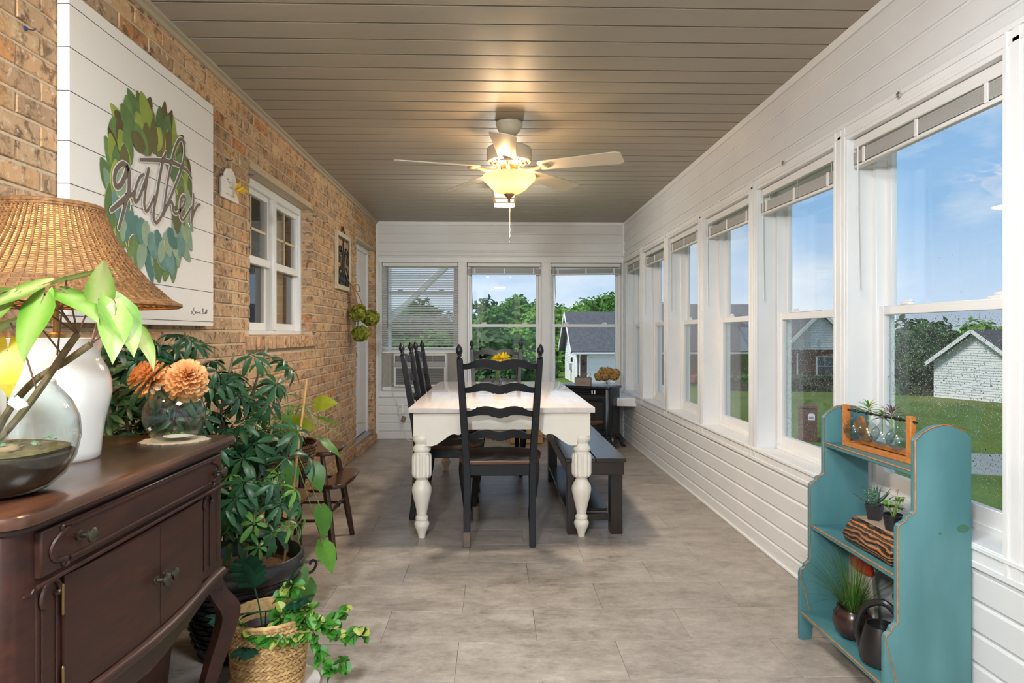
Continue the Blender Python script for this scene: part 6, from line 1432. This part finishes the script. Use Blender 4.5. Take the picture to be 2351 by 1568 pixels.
# white house seen past the mailbox
WH = thing('white_house', 'white-sided gable house across the lawn behind the teal shelf window', 'building', (29.2, 43.0, GZ), -1.16)
W_, EH, RH, Dp = 5.2, 2.35, 4.35, 11
part('gable_wall', WH, HSD, (0, W_, .1, .2, 0, EH)); MB().prism([(0,EH),(W_,EH),(W_/2,RH-.06)], 'y', .1, .2).build('gable_peak', HSD, WH)
clap(WH, 0, W_, 0, EH, .1); clap(WH, 0, W_, EH, RH-.08, .1, gable=lambda z: ((z-EH)/(RH-.06-EH)*W_/2, W_-(z-EH)/(RH-.06-EH)*W_/2))
part('side_wall', WH, HSD, (0, .15, .2, Dp, 0, EH), (W_-.15, W_, .2, Dp, 0, EH))
for s in (0, 1):
    xa, xb = (-.4, W_/2) if s == 0 else (W_+.4, W_/2); MB().prism([(xa, EH-.3), (xb, RH), (xb, RH+.13), (xa, EH-.17)], 'y', -.35, Dp).build('roof_slope', SHGM, WH); MB().bar((xa, -.37, EH-.24), (xb, -.37, RH+.04), .05, .22, (0,0,1)).build('rake_board', EXW, WH)
part('utility_box', WH, M('utility_grey', lin('#7f8584'), .6), (4.3, 4.6, -.05, .1, .1, 1.5))
# brick house with long grey roof
BH = thing('brick_house', 'long red brick house with grey roof and white front gable', 'building', (13.5, 57.0, GZ), 0)
W_, EH, RH = 18.5, 2.9, 6.9
part('front_wall', BH, RBKM, (0, W_, 0, .25, 0, EH)); part('side_wall', BH, RBKM, (0, .25, .25, 10, 0, EH), (W_-.25, W_, .25, 10, 0, EH))
for s in (0, 1):
    ya, yb = (-.5, 5) if s == 0 else (10.5, 5); MB().prism([(ya, EH-.25), (yb, RH), (yb, RH+.14), (ya, EH-.11)], 'x', -.5, W_-5).build('roof_slope', SHGM, BH)
part('gutter', BH, EXW, (-.5, 11.5, -.66, -.5, EH-.32, EH-.18)); part('garage_opening', BH, EXW, (3.2, 7.0, -.05, .05, 0, 2.2))
GX0, GX1 = 10.2, 16.4
part('wing_wall', BH, RBKM, (GX0, GX1, -3.5, -3.25, 0, EH), (GX0, GX0+.25, -3.25, 0, 0, EH), (GX1-.25, GX1, -3.25, 0, 0, EH))
gx = (GX0+GX1)/2; MB().prism([(GX0,EH),(GX1,EH),(gx,5.9)], 'y', -3.5, -3.3).build('gable_peak', HSD, BH)
clap(BH, 0, 0, EH, 5.85, -3.5, gable=lambda z: (GX0+(z-EH)/(5.9-EH)*(gx-GX0), GX1-(z-EH)/(5.9-EH)*(GX1-gx)), n=.2)
for s in (0, 1):
    xa = (GX0-.4) if s == 0 else GX1+.4; MB().prism([(xa, EH-.35), (gx, 6.0), (gx, 6.14), (xa, EH-.21)], 'y', -3.9, 5).build('roof_slope', SHGM, BH); MB().bar((xa, -3.93, EH-.28), (gx, -3.93, 6.02), .05, .26, (0,0,1)).build('rake_board', EXW, BH)
wi = part('window', BH, EXW, (13.0, 14.5, -3.56, -3.45, .75, 2.35)); part('pane', wi, DKG, (13.1, 14.4, -3.58, -3.55, .82, 1.5), (13.1, 14.4, -3.58, -3.55, 1.58, 2.28)); MB().tube([(11.4,-3.6,EH-.3),(11.4,-3.6,.1)], .06, 6).build('downspout', EXW, BH)
# small brown-roofed house far below the back window
SHs = thing('brown_roof_house', 'small far house with brown roof below the trees in the middle window', 'building', (-.6, 82, -7.6), .1)
part('wall', SHs, HSD, (0, 7, 0, 5, 0, 2.4)); 
for s in (0, 1):
    ya, yb = (-.4, 2.5) if s == 0 else (5.4, 2.5); MB().prism([(ya, 2.3), (yb, 3.9), (yb, 4.0), (ya, 2.4)], 'x', -.3, 7.3).build('roof_slope', M('brown_shingles', lin('#5f4a42'), .85), SHs)
part('window', SHs, DKG, (5.5, 6.3, -.05, .02, 1.0, 1.9))
# brick mailbox
MBX = thing('brick_mailbox', 'square red brick mailbox pillar on the lawn with a white number plaque', 'mailbox', (12.3, 25.5, GZ), -.45)
part('pillar', MBX, RBKM, (-.34, .34, -.34, .34, 0, 1.36)); part('cap', MBX, RBKM, (-.38, .38, -.38, .38, 1.30, 1.42), bevel=.02)
pq = MB().prism([(.02,.86),(.26,.86),(.26,1.06),(.22,1.11),(.06,1.11),(.02,1.06)], 'y', -.36, -.335).build('number_plaque', EXW, MBX)
tx = bpy.data.curves.new('t', 'FONT'); tx.body = '785'; tx.size = .12; tx.extrude = .002; to = bpy.data.objects.new('tmp', tx); COL.objects.link(to); dg = bpy.context.evaluated_depsgraph_get(); me = bpy.data.meshes.new_from_object(to.evaluated_get(dg)); bpy.data.objects.remove(to)
me.materials.append(BLACKM); o = link('numerals', me, pq, (.035, -.363, .91)); o.rotation_euler = (PI/2, 0, 0)
# hedge, cars
HGE = leafm('hedge_leaf', '#3f5a2a', '#5f7a3a', .7, .2); RH_ = random.Random(4)
def hedge(label, p, q, w_, h, n, name='hedge', mat=HGE, col='hedge'):
    o = thing(name, label, col, (p[0], p[1], GZ)); m = MB(); d = Vector((q[0]-p[0], q[1]-p[1], 0)); L_ = d.length; d.normalize(); s_ = Vector((-d.y, d.x, 0))
    core = MB().obox(tuple(d*L_/2+Vector((0,0,h*.45))), (L_-.3, w_*.75, h*.85), Matrix.Rotation(math.atan2(d.y, d.x), 3, 'Z')); core.build('branches', M('hedge_inside', lin('#2c3d20'), .9), o)
    for k in range(n):
        u = RH_.uniform(0, L_); f = RH_.choice((0,0,1,2)); b_ = RH_.uniform(-w_/2, w_/2) if f == 1 else (-w_/2 if f == 0 else w_/2); z = h+RH_.uniform(-.08,.12) if f == 1 else RH_.uniform(.05, h)
        m.leaf(tuple(d*u+s_*b_+Vector((0,0,z))), (RH_.gauss(0,1), RH_.gauss(0,1), RH_.gauss(0,.6)+.2), (0,0,1), .24, .16, .3, .2, 2)
    tag(m.build('foliage', mat, o, 0, 80), kind='stuff')
hedge('long clipped green hedge in front of the brick house', (17.0, 48.5), (31, 46.5), 1.3, 1.05, 2600)
def car(label, loc, rz, col, name='car'):
    c_ = thing(name, label, 'car', loc, rz, 'cars parked by the brick house'); pm = M('car_paint_'+name, lin(col), .25, Coat_Weight=.6)
    MB().prism([(-2.2,.35),(-2.2,.85),(-2.0,.95),(-1.3,1.0),(-.8,1.5),(.7,1.52),(1.3,1.02),(2.1,.92),(2.25,.7),(2.25,.35)], 'y', -.85, .85).build('body', pm, c_, .08, seg=2)
    MB().prism([(-1.15,1.02),(-.74,1.44),(.62,1.46),(1.1,1.04)], 'y', -.87, .87).build('windows', DKG, c_, .03)
    for x_ in (-1.4, 1.4):
        for s in (-1, 1): m = MB().lathe([(.0,-.1),(.3,-.1),(.34,-.06),(.34,.06),(.3,.1),(.0,.1)], n=18); m.xf(Matrix.Translation((x_, s*.8, .34)) @ Matrix.Rotation(PI/2, 4, 'X')); m.build('wheel', BLACKP, c_)
car('red car parked by the brick house beyond the hedge', (17.6, 52.2, GZ), .2, '#7a1f1c', 'red_car'); car('grey car parked right of the red car beyond the hedge', (21.6, 51.0, GZ), -.4, '#7d8488', 'grey_car')
# trees
TLM = [leafm('tree_leaf_%s' % n_, a_, b_, .7, .3) for n_, a_, b_ in (('mid', '#3f6e24', '#74a63e'), ('bright', '#5c9030', '#9cc452'), ('dark', '#2d5222', '#4f7c36'))]
BRK = M('tree_bark', lin('#4c4034'), .9)
def crown(seed, nb=15, per=190, mat=None, leafsize=.42, core=.70):
    R_ = random.Random(seed); m = MB(); blobs = []
    for k in range(nb):
        an = R_.uniform(0, 2*PI); rr = R_.uniform(.0, 1.0)**.6*2.3; z = R_.uniform(-2.6, 2.9); sc = math.sqrt(max(.12, 1-(z/3.2)**2)); blobs.append((Vector((math.cos(an)*rr*sc, math.sin(an)*rr*sc, z)), R_.uniform(.8, 1.35)))
    for c_, r_ in blobs:
        m.blob(tuple(c_), r_*core, R_.randrange(999), .25, 1)
        for k in range(per):
            d = Vector((R_.gauss(0,1), R_.gauss(0,1), R_.gauss(0,1))).normalized(); p = c_+d*r_*R_.uniform(.75, 1.08)
            m.leaf(tuple(p), (R_.gauss(0,1), R_.gauss(0,1), R_.gauss(0,.5)-.2), tuple(d), leafsize*R_.uniform(.6,1.2), leafsize*.7, .4, .2, 2)
    return m.mesh('crown', mat, 0, 80)
CRW_ = [crown(s, mat=TLM[i]) for s, i in ((1,0), (2,0), (3,1), (4,1), (5,2), (6,2))]
trk = MB().tube([(0,0,-6.5),(.1,.05,-2),(0,.0,1)], [.28,.2,.08], 8).mesh('trunk', BRK)
def tree(label, x, y, top, sc, ci, rz, wide=1.0, name='tree'):
    o = thing(name, label, 'tree', (x, y, top-3.9*sc), rz, 'trees beyond the windows'); c_ = link('crown', CRW_[ci], o); c_.scale = (wide, wide, 1); link('trunk', trk, o); o.scale = (sc, sc, sc)
TR = []
def px2(xp, d_): l_ = (xp-1175.5)/1506.74; return (l_*math.cos(.0262)+math.sin(.0262))*d_, (math.cos(.0262)-l_*math.sin(.0262))*d_
def top_z(yp, d_): return 1.2+(766.6-yp)/1506.74*d_
for k, (xp, yp, d_, sc, ci, wd, lb) in enumerate((
 (905,700,92,1.9,0,1.2,'leafy tree behind the lowered blind, left half'), (975,690,96,2.0,4,1.2,'dark leafy tree behind the lowered blind, right half'), (1040,712,90,1.8,1,1.1,'tree hidden mostly by the left casing of the middle window'),
 (1092,708,104,1.8,5,1.1,'darker rounded tree at the left edge of the middle window'), (1122,688,98,1.9,4,1.0,'dark round-topped tree left of centre in the middle window'), (1168,690,90,1.7,0,1.1,'mid green tree at the centre of the middle window'),
 (1205,668,96,2.0,0,1.0,'tallest tree in the middle window'), (1222,705,86,1.6,2,.9,'bright green tree at the right edge of the middle window'), (1262,690,94,1.8,0,1.0,'mid green tree behind the casing between the two back windows'),
 (1283,690,92,1.6,1,1.0,'tree just left of the garage roof peak'), (1325,695,90,1.5,3,1.1,'bright yellow-green tree above the garage roof'), (1355,676,100,1.9,0,1.0,'hazy mid green tree behind the garage roof'), (1392,672,96,1.8,1,.9,'tree with a pointed top right of the hazy tree'),
 (1418,662,98,2.0,0,1.0,'tall tree by the right edge of the right back window'), (1470,690,96,1.9,4,1.1,'tree seen in the corner window slit'), (1520,688,98,1.8,3,1.1,'tree showing above the roof in the second right-hand window'),
 (1085,765,74,1.8,5,1.3,'dark low tree filling the lower left of the middle window'), (1130,758,62,1.7,4,1.3,'dark low tree below the sash rail of the middle window'), (1175,770,78,1.9,0,1.3,'mid green low tree behind the yellow flowers'), (1218,752,76,1.6,2,1.0,'bright low tree at the lower right of the middle window'), (1250,765,78,1.7,5,1.0,'dark tree beside the white garage wall'),
 (930,765,64,1.7,5,1.3,'dark low tree behind the air conditioner blind'), (1000,760,66,1.7,0,1.3,'low tree right of the air conditioner blind'),
 (2030,742,62,1.8,5,1.3,'dark tree at the left edge of the large right window'), (2075,738,60,1.8,4,1.3,'dark tree left of the white house'), (2125,742,64,1.8,5,1.3,'dark tree touching the white house eave'), (2165,742,68,1.7,4,1.2,'dark tree behind the white house peak'), (2255,735,80,1.9,2,1.2,'bright treetop above the white house roof'), (2310,742,82,1.9,3,1.2,'bright treetop right of the white house peak'), (1955,748,70,1.7,5,1.2,'dark tree behind the brick house end'), (1905,765,75,1.5,4,1.0,'dark tree right of the brick house gable'))):
    x, y = px2(xp, d_); tree(lb, x, y, top_z(yp, d_), sc, ci, k*1.7, wd)
# shrubs along the foot of the trees left of the white house
SHB = [crown(40+i, nb=8, per=150, mat=TLM[2], leafsize=.5) for i in range(2)]
for k, (xp, yp, d_) in enumerate(((2045,850,47), (2080,846,46), (2115,850,46), (2140,852,47), (1258,852,64), (1120,850,58), (1200,852,58), (1160,848,56))):
    x, y = px2(xp, d_); o = thing('shrub', '%s dense dark shrub %s' % (('first','second','third','fourth','low','left','right','middle')[k], ('left of the white house',)*4+('beside the garage wall', 'under the trees below the middle window', 'under the trees below the middle window', 'under the trees below the middle window'))[k] if False else ['dense shrub at the left edge of the large right window', 'second dense shrub left of the white house', 'third dense shrub left of the white house', 'dense shrub touching the white house wall', 'dark shrub beside the white garage wall', 'dark shrub low in the middle window, left', 'dark shrub low in the middle window, right', 'dark shrub low in the middle window, behind the vase'][k], 'shrub', (x, y, -1.6 if xp > 1500 else -3.2), k, 'shrubs under the trees'); link('foliage', SHB[k % 2], o); o.scale = (.75, .75, .75)
# white porch post and brace outside the left back window
PP = thing('porch_post', 'white porch post with diagonal brace outside the lowered blind', 'post', (-1.52, 9.2, GZ)); part('post', PP, EXW, (-.07, .07, -.07, .07, 0, 5.6), bevel=.01); MB().bar((0,0,4.35), (1.0,0,5.3), .09).build('brace', EXW, PP, .01); part('beam', PP, EXW, (-.6, 1.6, -.08, .08, 5.3, 5.5), bevel=.01)
# rain drops on the lower panes nearest the camera
DRP = NT('rain_drop'); DRP.t.nodes.remove(DRP.b); gg = DRP.n('BsdfGlass'); gg.inputs['IOR'].default_value = 1.33; gg.inputs['Roughness'].default_value = 0; DRP.l(gg.outputs[0], DRP.out.inputs[0])
RD_ = random.Random(90)
def drops(win, n, wd, z0, z1, y_, rmin, rmax, parent):
    m = MB()
    for k in range(n):
        x = RD_.uniform(-wd, wd); z = RD_.uniform(z0, z1); r_ = rmin+(rmax-rmin)*RD_.random()**3; o = len(m.v); sy = RD_.uniform(.9, 1.5)
        for (rr, yy) in ((1, 0), (.75, .35), (.0, .5)):
            if rr == 0: m.v.append((x, y_+r_*yy, z)); continue
            for i in range(6): a_ = i*PI/3; m.v.append((x+r_*rr*math.cos(a_), y_+r_*yy, z+r_*sy*rr*math.sin(a_)))
        for i in range(6):
            k2 = (i+1) % 6; m.f += [(o+i, o+k2, o+6+k2, o+6+i), (o+6+i, o+6+k2, o+12)]
        m.f.append(tuple(o+i for i in range(6)))
    tag(m.build('rain_drops', DRP.m, parent, 0, 80), kind='stuff')
h = WZ1-WZ0
drops(WR[5], 9000, .38, .09, h*.49, .0955+.0325, .0007, .0026, WR[5]); drops(WR[4], 6000, .38, .09, h*.49, .0955+.0325, .0007, .0026, WR[4]); drops(WR[3], 1600, .40, .09, h*.49, .0955+.0325, .0008, .0026, WR[3])
drops(WR[5], 160, .40, h*.53, h*.85, .0955+.0655, .0007, .0022, WR[5])
